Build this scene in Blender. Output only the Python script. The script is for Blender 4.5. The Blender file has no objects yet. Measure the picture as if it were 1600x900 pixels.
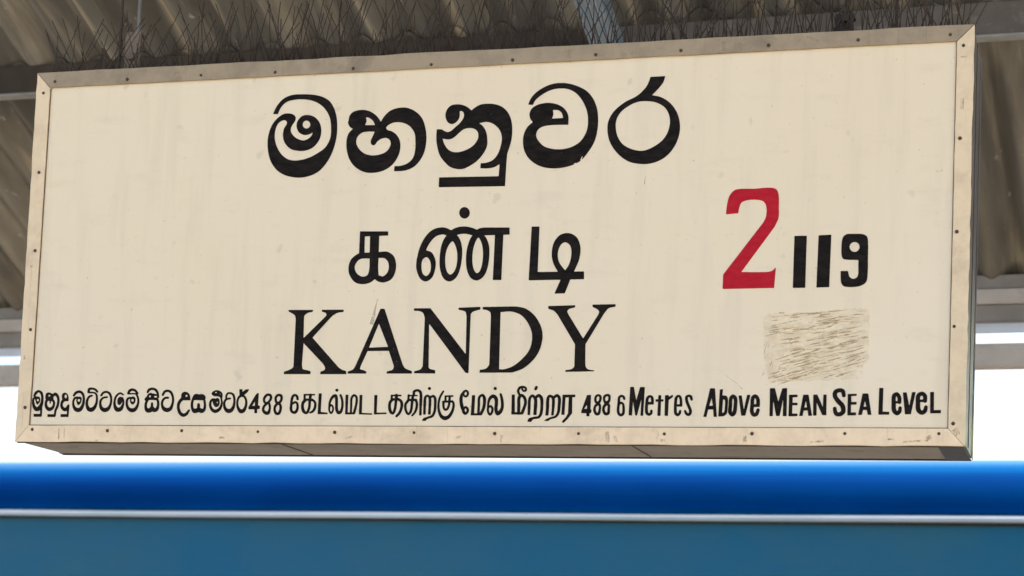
import bpy, bmesh, math, random
from mathutils import Vector, Matrix
random.seed(11)
S = bpy.context.scene
C = S.collection
R = math.radians

# ------------------------------------------------------------------ camera, sky, sun, exposure
ZB = 2.30                      # height of the sign's lower edge above the platform
cam_data = bpy.data.cameras.new('camera')
cam = bpy.data.objects.new('camera', cam_data)
C.objects.link(cam)
rot = Matrix(((0.9559275609, -0.0162693872, 0.2931515057),
              (0.2905133706, -0.0920468097, -0.9524333921),
              (0.0424791685, 0.9956217615, -0.0832636077)))
cam.matrix_world = Matrix.Translation((1.5391752, -4.8794223, -0.6371177 + ZB)) @ rot.to_4x4()
cam_data.sensor_width = 36.0
cam_data.lens = 36.0 * 3322.18 / 1600.0
cam_data.shift_x = (800.0 - 732.058) / 1600.0
cam_data.shift_y = (828.551 - 450.0) / 1600.0
cam_data.clip_start = 0.05
cam_data.clip_end = 3000.0
cam_data.dof.use_dof = True
cam_data.dof.focus_distance = 5.25
cam_data.dof.aperture_fstop = 4.5
S.camera = cam

world = bpy.data.worlds.new('World')
S.world = world
world.use_nodes = True
wn = world.node_tree
bg = wn.nodes['Background']
sky = wn.nodes.new('ShaderNodeTexSky')
sky.sky_type = 'NISHITA'
sky.sun_disc = False
SUN_EL, SUN_AZ = 50.0, 66.0    # azimuth clockwise from +y: off to the right, over the far side of the train
sky.sun_elevation = R(SUN_EL)
sky.sun_rotation = R(SUN_AZ)
sky.air_density = 1.0
sky.dust_density = 4.0
sky.ozone_density = 0.6
wn.links.new(sky.outputs[0], bg.inputs[0])
bg.inputs[1].default_value = 0.15

sun_data = bpy.data.lights.new('sun', 'SUN')
sun_data.energy = 3.2
sun_data.angle = R(2.0)
sun_data.color = (1.0, 0.90, 0.74)
sun = bpy.data.objects.new('sun', sun_data)
C.objects.link(sun)
a, e = R(SUN_AZ), R(SUN_EL)
to_sun = Vector((math.sin(a) * math.cos(e), math.cos(a) * math.cos(e), math.sin(e)))
sun.rotation_euler = to_sun.to_track_quat('Z', 'Y').to_euler()

S.view_settings.view_transform = 'Standard'
S.view_settings.look = 'None'
S.view_settings.gamma = 1.0
S.view_settings.exposure = 1.56
S.cycles.max_bounces = 8
S.cycles.use_denoising = True

# ------------------------------------------------------------------ helpers
def tag(o, label=None, cat=None, group=None, kind=None):
    if label: o['label'] = label
    if cat: o['category'] = cat
    if group: o['group'] = group
    if kind: o['kind'] = kind
    return o

def empty(name, loc=(0, 0, 0), rz=0.0):
    o = bpy.data.objects.new(name, None)
    o.empty_display_size = 0.1
    o.location = loc
    o.rotation_euler = (0, 0, rz)
    C.objects.link(o)
    return o

def link(name, me, mat, parent=None, smooth=False):
    o = bpy.data.objects.new(name, me)
    if mat and not me.materials: me.materials.append(mat)
    C.objects.link(o)
    if parent is not None: o.parent = parent
    if smooth:
        for p in me.polygons: p.use_smooth = True
    return o

def mesh(name, verts, faces):
    me = bpy.data.meshes.new(name)
    me.from_pydata(verts, [], faces)
    me.update()
    return me

def finish(bm, name, bevel=0.0, segs=2):
    bmesh.ops.recalc_face_normals(bm, faces=bm.faces)
    if bevel:
        es = [e for e in bm.edges if len(e.link_faces) == 2 and e.calc_face_angle(0) > 0.5]
        bmesh.ops.bevel(bm, geom=es, offset=bevel, segments=segs, affect='EDGES', clamp_overlap=True)
    me = bpy.data.meshes.new(name)
    bm.to_mesh(me)
    bm.free()
    return me

def box_bm(bm, x0, x1, y0, y1, z0, z1):
    v = [bm.verts.new(p) for p in ((x0,y0,z0),(x1,y0,z0),(x1,y1,z0),(x0,y1,z0),(x0,y0,z1),(x1,y0,z1),(x1,y1,z1),(x0,y1,z1))]
    for f in ((0,3,2,1),(4,5,6,7),(0,1,5,4),(1,2,6,5),(2,3,7,6),(3,0,4,7)):
        bm.faces.new([v[i] for i in f])
    return v

def box(name, x0, x1, y0, y1, z0, z1, mat, parent=None, bevel=0.0):
    bm = bmesh.new()
    box_bm(bm, x0, x1, y0, y1, z0, z1)
    return link(name, finish(bm, name, bevel), mat, parent)

def prism(name, poly, y0, y1, mat, parent, bevel=0.0):
    """poly = (x, z) outline, extruded from y0 (front) to y1 (back)"""
    bm = bmesh.new()
    a = [bm.verts.new((x, y0, z)) for x, z in poly]
    b = [bm.verts.new((x, y1, z)) for x, z in poly]
    bm.faces.new(a); bm.faces.new(b[::-1])
    n = len(poly)
    for i in range(n):
        bm.faces.new((a[i], b[i], b[(i+1) % n], a[(i+1) % n]))
    return link(name, finish(bm, name, bevel), mat, parent)

def rod_bm(bm, pts, r, n=6, taper=1.0):
    rings = []
    for k, p in enumerate(pts):
        p = Vector(p)
        d = (Vector(pts[min(k+1, len(pts)-1)]) - Vector(pts[max(k-1, 0)])).normalized()
        q = d.to_track_quat('Z', 'Y')
        rr = r * (1 + (taper - 1) * k / max(1, len(pts) - 1))
        rings.append([bm.verts.new(p + q @ Vector((rr*math.cos(2*math.pi*i/n), rr*math.sin(2*math.pi*i/n), 0))) for i in range(n)])
    for A, B in zip(rings[:-1], rings[1:]):
        for i in range(n): bm.faces.new((A[i], A[(i+1) % n], B[(i+1) % n], B[i]))
    bm.faces.new(rings[0][::-1]); bm.faces.new(rings[-1])

# ------------------------------------------------------------------ materials
class NT:
    def __init__(s, name):
        s.m = bpy.data.materials.new(name); s.m.use_nodes = True
        s.t = s.m.node_tree; s.b = s.t.nodes['Principled BSDF']
        s.tc = s.t.nodes.new('ShaderNodeTexCoord')
    def n(s, kind, **kw):
        x = s.t.nodes.new(kind)
        for k, v in kw.items(): setattr(x, k, v)
        return x
    def l(s, a, b): s.t.links.new(a, b)
    def coord(s, scale=(1,1,1), loc=(0,0,0), rot=(0,0,0)):
        mp = s.n('ShaderNodeMapping'); s.l(s.tc.outputs['Object'], mp.inputs[0])
        mp.inputs['Scale'].default_value = scale; mp.inputs['Location'].default_value = loc
        mp.inputs['Rotation'].default_value = rot
        return mp.outputs[0]
    def noise(s, co, scale, detail=4, rough=0.6, dist=0.0):
        x = s.n('ShaderNodeTexNoise'); s.l(co, x.inputs['Vector'])
        x.inputs['Scale'].default_value = scale; x.inputs['Detail'].default_value = detail
        x.inputs['Roughness'].default_value = rough; x.inputs['Distortion'].default_value = dist
        return x.outputs['Fac']
    def ramp(s, fac, stops):
        x = s.n('ShaderNodeValToRGB'); s.l(fac, x.inputs[0])
        cr = x.color_ramp
        while len(cr.elements) < len(stops): cr.elements.new(0.5)
        for e_, (p, c) in zip(cr.elements, stops):
            e_.position = p
            e_.color = (c, c, c, 1) if not isinstance(c, tuple) else (*c, 1)
        return x.outputs[0]
    def mix(s, fac, a, b, mode='MIX'):
        x = s.n('ShaderNodeMix', data_type='RGBA', blend_type=mode)
        for sock, v in ((x.inputs[0], fac), (x.inputs[6], a), (x.inputs[7], b)):
            if isinstance(v, (int, float)): sock.default_value = v
            elif isinstance(v, tuple): sock.default_value = (*v, 1)
            else: s.l(v, sock)
        return x.outputs[2]
    def bump(s, h, strength=0.2, dist=0.002):
        x = s.n('ShaderNodeBump'); s.l(h, x.inputs['Height'])
        x.inputs['Strength'].default_value = strength; x.inputs['Distance'].default_value = dist
        s.l(x.outputs[0], s.b.inputs['Normal'])
    def out(s, col=None, rough=0.5, metal=0.0, spec=None):
        if col is not None:
            if isinstance(col, tuple): s.b.inputs['Base Color'].default_value = (*col, 1)
            else: s.l(col, s.b.inputs['Base Color'])
        if isinstance(rough, (int, float)): s.b.inputs['Roughness'].default_value = rough
        else: s.l(rough, s.b.inputs['Roughness'])
        s.b.inputs['Metallic'].default_value = metal
        if spec is not None: s.b.inputs['Specular IOR Level'].default_value = spec
        return s.m

def mat_panel():
    k = NT('cream_enamel')
    co = k.coord()
    big = k.noise(co, 1.6, 3, 0.55)
    base = k.mix(big, (0.84, 0.695, 0.468), (0.875, 0.765, 0.570))
    streak = k.noise(k.coord((9, 1, 0.9)), 2.2, 5, 0.6)
    base = k.mix(k.ramp(streak, [(0.50, 0.0), (0.78, 0.30)]), base, (0.60, 0.52, 0.37))
    spots = k.noise(co, 21, 2, 0.5)
    base = k.mix(k.ramp(spots, [(0.69, 0.0), (0.75, 0.22)]), base, (0.42, 0.36, 0.26))
    fine = k.noise(co, 95, 2, 0.5)
    base = k.mix(k.ramp(fine, [(0.72, 0.0), (0.80, 0.4)]), base, (0.35, 0.28, 0.18))
    grime = k.noise(k.coord((2.5, 1, 7)), 3.0, 6, 0.65)
    base = k.mix(k.ramp(grime, [(0.55, 0.0), (0.80, 0.22)]), base, (0.50, 0.43, 0.30))
    k.bump(k.noise(co, 7, 3, 0.5), 0.12, 0.004)
    return k.out(base, k.ramp(k.noise(co, 12), [(0.3, 0.42), (0.7, 0.58)]), 0.0, 0.12)

def mat_rail(name, light, dark, dirt, amount):
    k = NT(name)
    co = k.coord()
    base = k.mix(k.noise(k.coord((3, 3, 3)), 2.0, 5), light, dark)
    base = k.mix(k.ramp(k.noise(k.coord((1, 1, 1), (2, 5, 1)), 13, 7, 0.72), [(0.44, 0.0), (0.72, amount)]), base, dirt)
    base = k.mix(k.ramp(k.noise(k.coord((1, 1, 1), (7, 2, 3)), 4, 6, 0.7, 0.4), [(0.54, 0.0), (0.66, amount)]), base, dirt)
    base = k.mix(k.ramp(k.noise(k.coord((60, 60, 2)), 1.5, 3, 0.6), [(0.62, 0.0), (0.7, 0.35)]), base, dirt)
    k.bump(k.noise(co, 60, 5), 0.25, 0.0015)
    return k.out(base, 0.52, 0.0, 0.4)

def mat_mottled(name, c1, c2, scale=6, rough=0.6, metal=0.0, bump=0.2, c3=None, stretch=(1,1,1), spec=None, bd=0.002):
    k = NT(name)
    co = k.coord(stretch)
    base = k.mix(k.ramp(k.noise(co, scale, 6, 0.65), [(0.35, 0.0), (0.65, 1.0)]), c1, c2)
    if c3: base = k.mix(k.ramp(k.noise(co, scale * 2.7, 5, 0.7), [(0.55, 0.0), (0.7, 0.8)]), base, c3)
    k.bump(k.noise(co, scale * 6, 4), bump, bd)
    return k.out(base, rough, metal, spec)

def mat_paint(name, col, col2):
    k = NT(name)
    co = k.coord()
    base = k.mix(k.ramp(k.noise(k.coord((1, 1, 2.5)), 34, 4), [(0.35, 0.0), (0.65, 1.0)]), col, col2)
    chip = k.noise(co, 130, 3, 0.6)
    base = k.mix(k.ramp(chip, [(0.735, 0.0), (0.76, 0.5)]), base, (0.30, 0.26, 0.2))
    k.bump(k.noise(k.coord((1, 1, 0.3)), 160, 3), 0.12, 0.0006)
    return k.out(base, 0.7, 0.0, 0.04)

M = {}
M['panel'] = mat_panel()
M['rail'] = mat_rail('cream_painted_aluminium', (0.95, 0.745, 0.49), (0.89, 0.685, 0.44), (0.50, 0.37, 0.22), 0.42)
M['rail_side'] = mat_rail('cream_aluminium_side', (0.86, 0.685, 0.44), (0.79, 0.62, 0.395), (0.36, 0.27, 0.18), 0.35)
M['rail_dark'] = mat_rail('dark_aluminium', (0.41, 0.32, 0.20), (0.335, 0.258, 0.16), (0.15, 0.12, 0.08), 0.55)  # darker base tone for the top rail, its corner fillet and the box top
M['screw'] = mat_mottled('rusty_screw', (0.055, 0.032, 0.015), (0.10, 0.055, 0.025), 300, 0.6, 0.3, 0.1)
M['inner_line'] = mat_mottled('brown_line', (0.20, 0.13, 0.075), (0.11, 0.07, 0.04), 40, 0.7)
M['soffit'] = mat_mottled('grey_tin', (0.34, 0.30, 0.25), (0.26, 0.23, 0.19), 5, 0.55, 0.0, 0.2, (0.18, 0.15, 0.12))
M['soffit_dark'] = mat_mottled('blue_black_bracket', (0.03, 0.033, 0.05), (0.06, 0.055, 0.06), 20, 0.5)
def mat_side():
    k = NT('grey_side_sheet')
    co = k.coord((1, 1, 0.5))
    base = k.mix(k.ramp(k.noise(co, 9, 6, 0.65), [(0.35, 0.0), (0.65, 1.0)]), (0.20, 0.195, 0.19), (0.11, 0.105, 0.10))
    sx = k.n('ShaderNodeSeparateXYZ'); k.l(k.tc.outputs['Object'], sx.inputs[0])
    low = k.ramp(sx.outputs['Z'], [(0.02, 1.0), (0.42, 0.0)])          # algae grows on the lower half
    alg = k.ramp(k.noise(co, 26, 5, 0.7), [(0.40, 0.0), (0.55, 1.0)])
    ml = k.n('ShaderNodeMath', operation='MULTIPLY'); k.l(low, ml.inputs[0]); k.l(alg, ml.inputs[1])
    base = k.mix(ml.outputs[0], base, (0.46, 0.50, 0.25))
    k.bump(k.noise(co, 50, 4), 0.2)
    return k.out(base, 0.5, 0.2)
M['side'] = mat_side()
M['seam'] = mat_mottled('dark_seam', (0.05, 0.035, 0.022), (0.08, 0.055, 0.035), 30, 0.8)
M['black'] = mat_paint('black_sign_paint', (0.010, 0.0085, 0.008), (0.022, 0.017, 0.0145))
M['red'] = mat_paint('red_sign_paint', (0.45, 0.014, 0.028), (0.50, 0.022, 0.034))
M['spike'] = mat_mottled('rusty_wire', (0.034, 0.022, 0.013), (0.065, 0.042, 0.024), 60, 0.6, 0.2)
M['spike_base'] = mat_mottled('grimy_plastic', (0.20, 0.18, 0.14), (0.10, 0.08, 0.06), 30, 0.6)
M['bracket'] = mat_mottled('rusted_bracket', (0.17, 0.125, 0.085), (0.27, 0.205, 0.14), 40, 0.7, 0.0, 0.3, (0.08, 0.05, 0.03))
M['zinc'] = mat_mottled('galvanised_rod', (0.20, 0.19, 0.165), (0.15, 0.14, 0.12), 50, 0.5, 0.1)

# ------------------------------------------------------------------ measured data (metres on the sign face; lettering in 0.1 mm steps)
SCREWS = [[-1.1521, 0.0316], [-0.9375, 0.0288], [-0.7307, 0.0294], [-0.5232, 0.0275], [-0.3186, 0.0264], [-0.1121, 0.0262], [0.093, 0.0245], [0.3011, 0.0251], [0.509, 0.0249], [0.7163, 0.0263], [0.9304, 0.027], [1.142, 0.0276], [-1.1784, 0.9206], [-1.1775, 0.7086], [-1.1749, 0.501], [-1.1745, 0.2929], [-1.1766, 0.0889], [-1.1467, 0.95], [-0.9382, 0.9462], [-0.7309, 0.9474], [-0.5262, 0.9451], [-0.3158, 0.9448], [-0.1102, 0.9446], [0.0989, 0.9456], [0.3078, 0.9486], [0.5167, 0.9483], [0.7267, 0.9499], [0.936, 0.9521], [1.1461, 0.9538], [1.1762, 0.9266], [1.1733, 0.7093], [1.1711, 0.492], [1.1704, 0.2733], [1.1732, 0.0506]]
INNER = {'TL': [-1.1606, 0.9344], 'TR': [1.1616, 0.9379], 'BL': [-1.1639, 0.0424], 'BR': [1.1623, 0.0393]}
LETTERING = [
('letter','black','-4634,8870 -40,0 -58,-3 -77,-11 -32,-7 -71,-22 -45,-19 -34,-17 -45,-29 -37,-30 -46,-46 -42,-52 -32,-45 -16,-27 -34,-70 -37,-87 -2,-6 2,-5 9,-4 81,-7 21,-3 8,1 5,2 13,27 28,73 23,46 25,38 31,35 35,34 48,35 42,22 43,15 57,13 63,9 118,9 44,1 118,-5 41,-5 101,-19 59,-14 61,-19 70,-29 50,-27 42,-25 54,-38 43,-35 41,-39 49,-58 38,-51 18,-28 29,-53 27,-61 15,-47 18,-83 9,-61 3,-35 3,-22 7,-123 -1,-44 -6,-65 -5,-27 -9,-38 -10,-32 -20,-51 -29,-54 -18,-29 -26,-34 -17,-20 -29,-28 -34,-26 -53,-36 -108,-62 -78,-41 -62,-28 -51,-20 -110,-31 -42,-10 -69,-11 -57,-7 -60,-3 -75,2 -73,11 -61,18 -24,10 -39,20 -57,36 -39,31 -38,35 -41,45 -31,41 -23,33 -40,70 -31,67 -13,37 -19,58 -11,47 -9,53 -4,66 5,79 12,69 16,54 19,44 15,26 16,22 29,27 34,23 42,20 37,7 27,-1 23,-7 12,-8 10,-10 12,-14 9,-17 2,-13 -2,-14 -7,-22 -16,-32 -37,-54 -14,-29 -15,-71 -6,-71 2,-28 5,-36 9,-44 11,-42 13,-30 12,-26 17,-25 24,-34 46,-51 22,-21 24,-19 28,-20 20,-12 27,-12 41,-15 61,-14 90,-15 41,-4 55,-2 37,2 34,4 63,13 76,24 50,25 42,28 22,18 26,24 47,59 35,53 23,48 17,54 10,49 5,68 -3,66 -9,50 -7,27 -18,53 -12,28 -21,36 -17,26 -31,37 -27,29 -39,31 -36,21 -29,14 -35,13 -53,14 -46,7 -43,2 -32,-2 -40,-8 -28,-8 -28,-14 -20,-14 -34,-33 -28,-38 -18,-31 -14,-38 -6,-33 -3,-24 3,-47 12,-47 22,-48 16,-28 18,-22 28,-26 30,-18 47,-22 26,-8 24,-5 51,-2 38,5 31,9 25,9 59,26 9,1 3,-3 -3,-22 -14,-38 -22,-30 -34,-33 -32,-21 -47,-23 -37,-12 -34,-5 -29,1 -26,4 -44,12 -47,19 -42,21 -26,15 -43,32 -42,39 -35,44 -25,42 -10,30 -3,39 4,30 10,33 17,38 64,92 16,33 10,38 -2,33 -13,31 -9,14 -10,13 -15,13 -16,9 -29,15 -33,11 -58,13 -75,3 -49,-7 -35,-11 -39,-17 -31,-18 -39,-27 -42,-34 -43,-41 -35,-40 -43,-61 -26,-46 -22,-49 -24,-65 -10,-32 -18,-80 -9,-57 -7,-58 -3,-60 8,-138 10,-61 19,-97 16,-61 25,-78 29,-64 20,-38 44,-71 30,-42 35,-43 39,-42 40,-34 31,-25 46,-30 38,-23 39,-20 62,-26 58,-20 71,-19 84,-17 47,-7 34,-4 78,-6 23,2 38,-1 54,4 68,9 37,7 49,11 56,16 45,16 56,24 80,44 64,48 57,56 22,24 67,86 41,61 25,42 49,99 23,54 26,70 25,78 18,70 14,65 13,76 6,49 6,65 3,114 -8,164 -15,113 -16,79 -25,89 -33,83 -12,25 -41,73 -16,26 -28,38 -26,32 -24,26 -43,35 -68,42 -32,16 -59,26 -38,14 -47,15 -81,20 -84,15 -148,17|-4385,8181 24,0 20,-5 21,-8 17,-12 16,-15 13,-20 8,-16 5,-23 1,-10 -5,-30 -9,-19 -11,-16 -9,-8 -20,-12 -17,-6 -17,-3 -20,1 -29,9 -12,6 -21,15 -15,18 -9,14 -8,20 -4,19 -1,8 5,30 16,30 13,13 12,8 17,7'),
('letter','black','-1867,8410 -79,-7 -85,-18 -58,-19 -42,-19 -32,-19 -39,-28 -28,-24 -21,-21 -43,-47 -19,-26 -17,-26 -41,-74 -5,-6 -3,-1 -3,2 -6,5 -30,47 -35,45 -47,51 -43,38 -51,37 -60,36 -49,21 -54,18 -66,14 -31,5 -46,2 -68,-3 -48,-6 -33,-7 -51,-15 -32,-15 -36,-27 -12,-12 -21,-26 -16,-30 -7,-21 -4,-22 -10,-73 -13,-40 0,-22 23,-56 10,-16 19,-26 23,-23 53,-31 3,-3 2,-6 -10,-12 -59,-54 -25,-31 -16,-26 -20,-57 -9,-37 -6,-36 -6,-70 6,-120 5,-38 16,-77 27,-96 26,-69 16,-33 22,-39 25,-39 21,-29 38,-46 22,-24 33,-31 53,-41 61,-39 35,-19 32,-14 58,-24 62,-18 40,-8 71,-8 42,-1 20,2 28,-1 56,4 67,9 72,15 48,14 38,14 38,18 47,25 41,26 27,20 40,33 28,27 21,24 34,45 26,39 21,37 27,58 14,35 13,45 14,70 5,72 -2,49 -4,35 -12,55 -18,52 -20,40 -39,57 -36,40 -53,42 -57,35 -29,11 -71,19 -26,12 -10,8 -8,12 -12,25 -5,13 1,6 13,15 30,33 16,12 41,21 44,19 36,11 28,5 42,4 31,0 19,1 20,-3 34,-2 25,-4 59,-13 51,-18 49,-21 46,-28 29,-21 26,-23 26,-28 33,-39 28,-42 27,-52 14,-41 10,-52 5,-41 5,-91 3,-22 3,-51 -2,-19 2,-51 -3,-62 -6,-56 -9,-51 -11,-40 -14,-37 -20,-34 -17,-24 -43,-42 -41,-30 -41,-24 -30,-13 -30,-11 -55,-15 -61,-11 -25,-3 -104,4 -11,-2 -3,-4 -2,-17 -3,-72 0,-27 2,-6 7,-4 20,0 19,1 53,-1 22,2 45,-2 64,4 39,4 39,7 68,19 33,12 56,26 34,19 33,22 37,29 26,26 53,64 34,50 38,67 22,49 17,45 16,56 13,67 7,45 8,78 3,118 -2,46 -4,16 -2,32 -4,33 -12,65 -18,76 -19,68 -26,71 -23,52 -15,28 -35,52 -26,31 -30,32 -45,42 -42,32 -37,26 -43,26 -49,23 -59,22 -40,13 -43,9 -28,5|-2776,8196 5,2 37,-3 28,-7 35,-18 51,-35 31,-30 17,-23 35,-75 3,-8 -1,-4 -6,-2 -11,0 -229,9 -12,3 -2,4 1,6 21,41 8,20 5,30 -5,30 -12,49 -1,8|-2693,7834 75,-2 20,-3 57,-3 7,-4 1,-5 -1,-5 -39,-97 -38,-79 -9,-24 -4,-19 2,-38 12,-33 8,-13 9,-11 9,-6 14,-7 32,-7 11,2 11,5 19,19 36,53 19,19 27,22 30,21 19,11 25,9 28,8 36,6 25,3 26,-2 22,-4 23,-9 20,-11 24,-19 21,-24 14,-28 9,-32 2,-38 -12,-48 -13,-32 -21,-37 -30,-37 -26,-22 -30,-21 -35,-19 -31,-12 -58,-17 -56,-12 -50,-6 -56,-4 -68,2 -28,4 -51,10 -43,12 -37,13 -58,28 -32,21 -36,28 -44,43 -36,43 -22,33 -29,56 -13,44 -3,43 4,41 8,29 9,24 14,24 27,33 38,31 41,25 25,10 42,9 42,4'),
('letter','black','335,8411 -30,-1 -60,-5 -38,-7 -49,-16 -29,-14 -30,-16 -52,-33 -30,-22 -36,-31 -7,-3 -5,1 -9,5 -44,40 -33,26 -36,24 -34,18 -45,19 -61,19 -67,12 -63,2 -58,-3 -38,-6 -27,-8 -22,-10 -30,-19 -37,-37 -19,-26 -17,-32 -13,-34 -6,-24 -5,-30 -1,-32 4,-35 4,-21 7,-25 13,-33 11,-24 16,-25 13,-17 16,-14 28,-19 26,-10 25,-7 25,-1 27,5 24,9 29,16 21,15 31,31 12,15 14,24 9,21 10,35 6,47 -1,30 -7,40 0,17 6,7 22,11 13,-2 28,-12 12,-7 13,-15 14,-22 5,-13 4,-17 2,-21 -2,-32 -5,-24 -12,-32 -26,-44 -36,-47 -23,-26 -30,-26 -77,-62 -52,-50 -22,-19 -29,-20 -41,-20 -22,-7 -16,-3 -22,1 -17,5 -25,9 -31,14 -71,44 -9,3 -108,5 -11,-3 -3,-8 0,-24 -5,-116 5,-115 9,-68 15,-73 27,-103 21,-62 17,-46 32,-63 21,-33 19,-25 53,-62 54,-57 63,-61 21,-17 20,-14 26,-15 61,-26 67,-18 75,-14 63,-2 44,4 49,10 40,14 64,30 43,23 88,52 51,36 35,28 63,62 31,36 35,46 44,69 20,36 20,42 20,58 6,32 4,45 -3,66 -9,75 -7,49 -14,59 -12,35 -16,41 -15,27 -18,29 -32,42 -14,18 -17,17 -63,44 -4,5 0,3 11,5 77,16 33,4 35,2 36,-2 46,-8 39,-11 42,-18 30,-16 34,-22 39,-30 35,-32 29,-30 32,-41 22,-39 15,-32 10,-27 15,-57 10,-69 -2,-19 1,-24 -4,-42 -9,-56 -11,-50 -13,-52 -13,-45 -22,-58 -30,-60 -26,-39 -23,-29 -37,-36 -26,-19 -37,-21 -51,-19 -51,-14 -35,-7 -49,-4 -44,1 -24,-2 -6,-2 -3,-9 -6,-104 2,-5 7,-4 30,-4 52,-2 22,-4 44,-1 16,2 27,-1 76,7 65,13 37,13 32,17 64,37 11,2 3,-4 1,-19 -8,-180 -1,-56 -1,-26 -2,-6 -7,-3 -27,0 -22,-1 -114,3 -24,-2 -112,4 -24,-2 -115,4 -24,-2 -115,4 -25,-2 -115,4 -24,-2 -113,4 -24,-2 -115,4 -25,-2 -115,4 -25,-2 -116,4 -24,-2 -113,4 -22,-2 -75,2 -8,-4 -4,-13 2,-43 -1,-18 1,-43 -1,-19 1,-43 -1,-21 2,-32 4,-7 11,-3 85,-3 25,2 146,-4 25,1 148,-4 25,2 143,-5 27,2 145,-5 25,2 145,-4 24,1 145,-4 24,2 145,-5 24,2 141,-4 27,1 144,-4 22,2 38,-1 7,3 1,6 2,37 -1,23 4,104 -1,26 1,19 0,24 1,18 -1,24 2,18 -1,24 2,19 -1,24 2,18 3,196 10,217 56,184 21,82 13,60 7,42 7,85 2,77 -4,107 -13,104 -18,85 -12,41 -28,68 -19,38 -35,57 -19,25 -27,33 -35,35 -28,24 -40,28 -28,18 -53,26 -60,21 -50,13 -47,10 -52,8|-84,7819 45,-1 47,-7 45,-13 30,-15 23,-14 17,-15 15,-16 14,-19 15,-30 8,-33 2,-56 -4,-37 -11,-40 -20,-41 -22,-34 -21,-27 -32,-35 -39,-32 -31,-22 -38,-22 -48,-23 -54,-22 -62,-20 -57,-13 -47,-7 -30,-2 -74,3 -28,4 -33,9 -45,18 -40,23 -26,20 -31,30 -24,29 -17,24 -40,66 -24,60 -19,60 0,8 2,2 6,0 67,-16 61,-9 30,-1 20,3 38,9 21,9 27,13 46,31 53,45 43,42 62,52 42,30 28,12 32,10 38,7'),
('letter','black','2164,8846 -51,-2 -69,-8 -56,-11 -64,-17 -84,-31 -69,-32 -50,-27 -39,-25 -61,-42 -36,-29 -50,-50 -28,-33 -30,-44 -23,-44 -35,-94 -1,-5 1,-6 5,-4 11,-3 87,-8 8,1 7,9 33,68 20,31 17,20 19,19 44,38 69,49 88,52 86,41 41,15 53,15 56,12 61,7 59,3 99,-4 37,-5 71,-14 54,-18 59,-27 58,-34 38,-29 40,-33 48,-52 46,-56 39,-57 37,-62 33,-65 35,-80 20,-61 16,-59 10,-53 8,-64 4,-113 -3,-66 -10,-73 -8,-36 -13,-44 -17,-42 -25,-51 -26,-47 -41,-56 -34,-37 -23,-20 -36,-27 -23,-15 -45,-26 -36,-18 -31,-13 -34,-13 -42,-13 -82,-17 -85,-10 -32,-2 -35,1 -21,-2 -27,4 -43,2 -56,7 -67,13 -76,20 -52,19 -27,12 -25,14 -42,29 -23,19 -35,35 -38,45 -33,46 -18,30 -14,32 -6,21 -5,24 0,16 2,21 5,24 7,24 13,28 16,23 23,23 22,16 32,18 55,21 75,15 88,8 115,3 45,-2 24,2 262,-10 11,1 3,7 2,29 -1,87 2,24 -3,16 -2,26 -7,35 -6,21 -15,38 -32,57 -31,41 -39,39 -28,22 -30,21 -63,35 -24,11 -38,14 -54,16 -76,16 -70,9 -32,1 -38,-1 -80,-8 -80,-15 -59,-18 -42,-20 -48,-30 -20,-17 -22,-21 -14,-18 -12,-21 -13,-34 -8,-28 -4,-27 1,-37 5,-27 9,-29 13,-33 20,-30 35,-41 3,-5 0,-6 -8,-11 -56,-44 -41,-37 -18,-22 -20,-29 -21,-36 -27,-60 -14,-44 -12,-55 -6,-48 -1,-32 4,-95 8,-56 10,-51 19,-70 19,-45 26,-51 29,-47 20,-27 41,-49 44,-42 61,-49 25,-18 58,-35 54,-29 49,-20 57,-20 57,-15 65,-13 46,-7 78,-9 80,-2 21,2 30,-1 114,9 95,16 74,17 63,19 47,17 12,6 2,3 -2,13 3,5 5,3 37,12 5,-2 11,-8 8,1 36,19 51,33 6,7 -7,16 1,11 26,57 11,18 7,4 6,-2 2,-6 -14,-52 -1,-15 5,0 5,4 37,36 52,64 76,104 50,77 37,67 19,41 22,55 12,36 13,52 14,65 8,52 13,105 3,47 1,63 2,16 -5,115 -12,114 -7,45 -17,74 -18,61 -15,40 -37,86 -24,45 -32,52 -23,33 -40,50 -40,43 -32,29 -27,22 -47,32 -68,39 -59,29 -65,28 -81,30 -57,18 -46,13 -59,13 -75,12|2051,8181 9,1 80,-3 22,-4 18,-6 16,-7 37,-26 17,-16 13,-16 18,-30 13,-41 11,-48 0,-8 -5,-3 -23,-2 -198,-2 -19,-2 -24,2 -4,6 1,5 19,55 5,18 3,21 -2,29 -12,67 0,6'),
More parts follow.
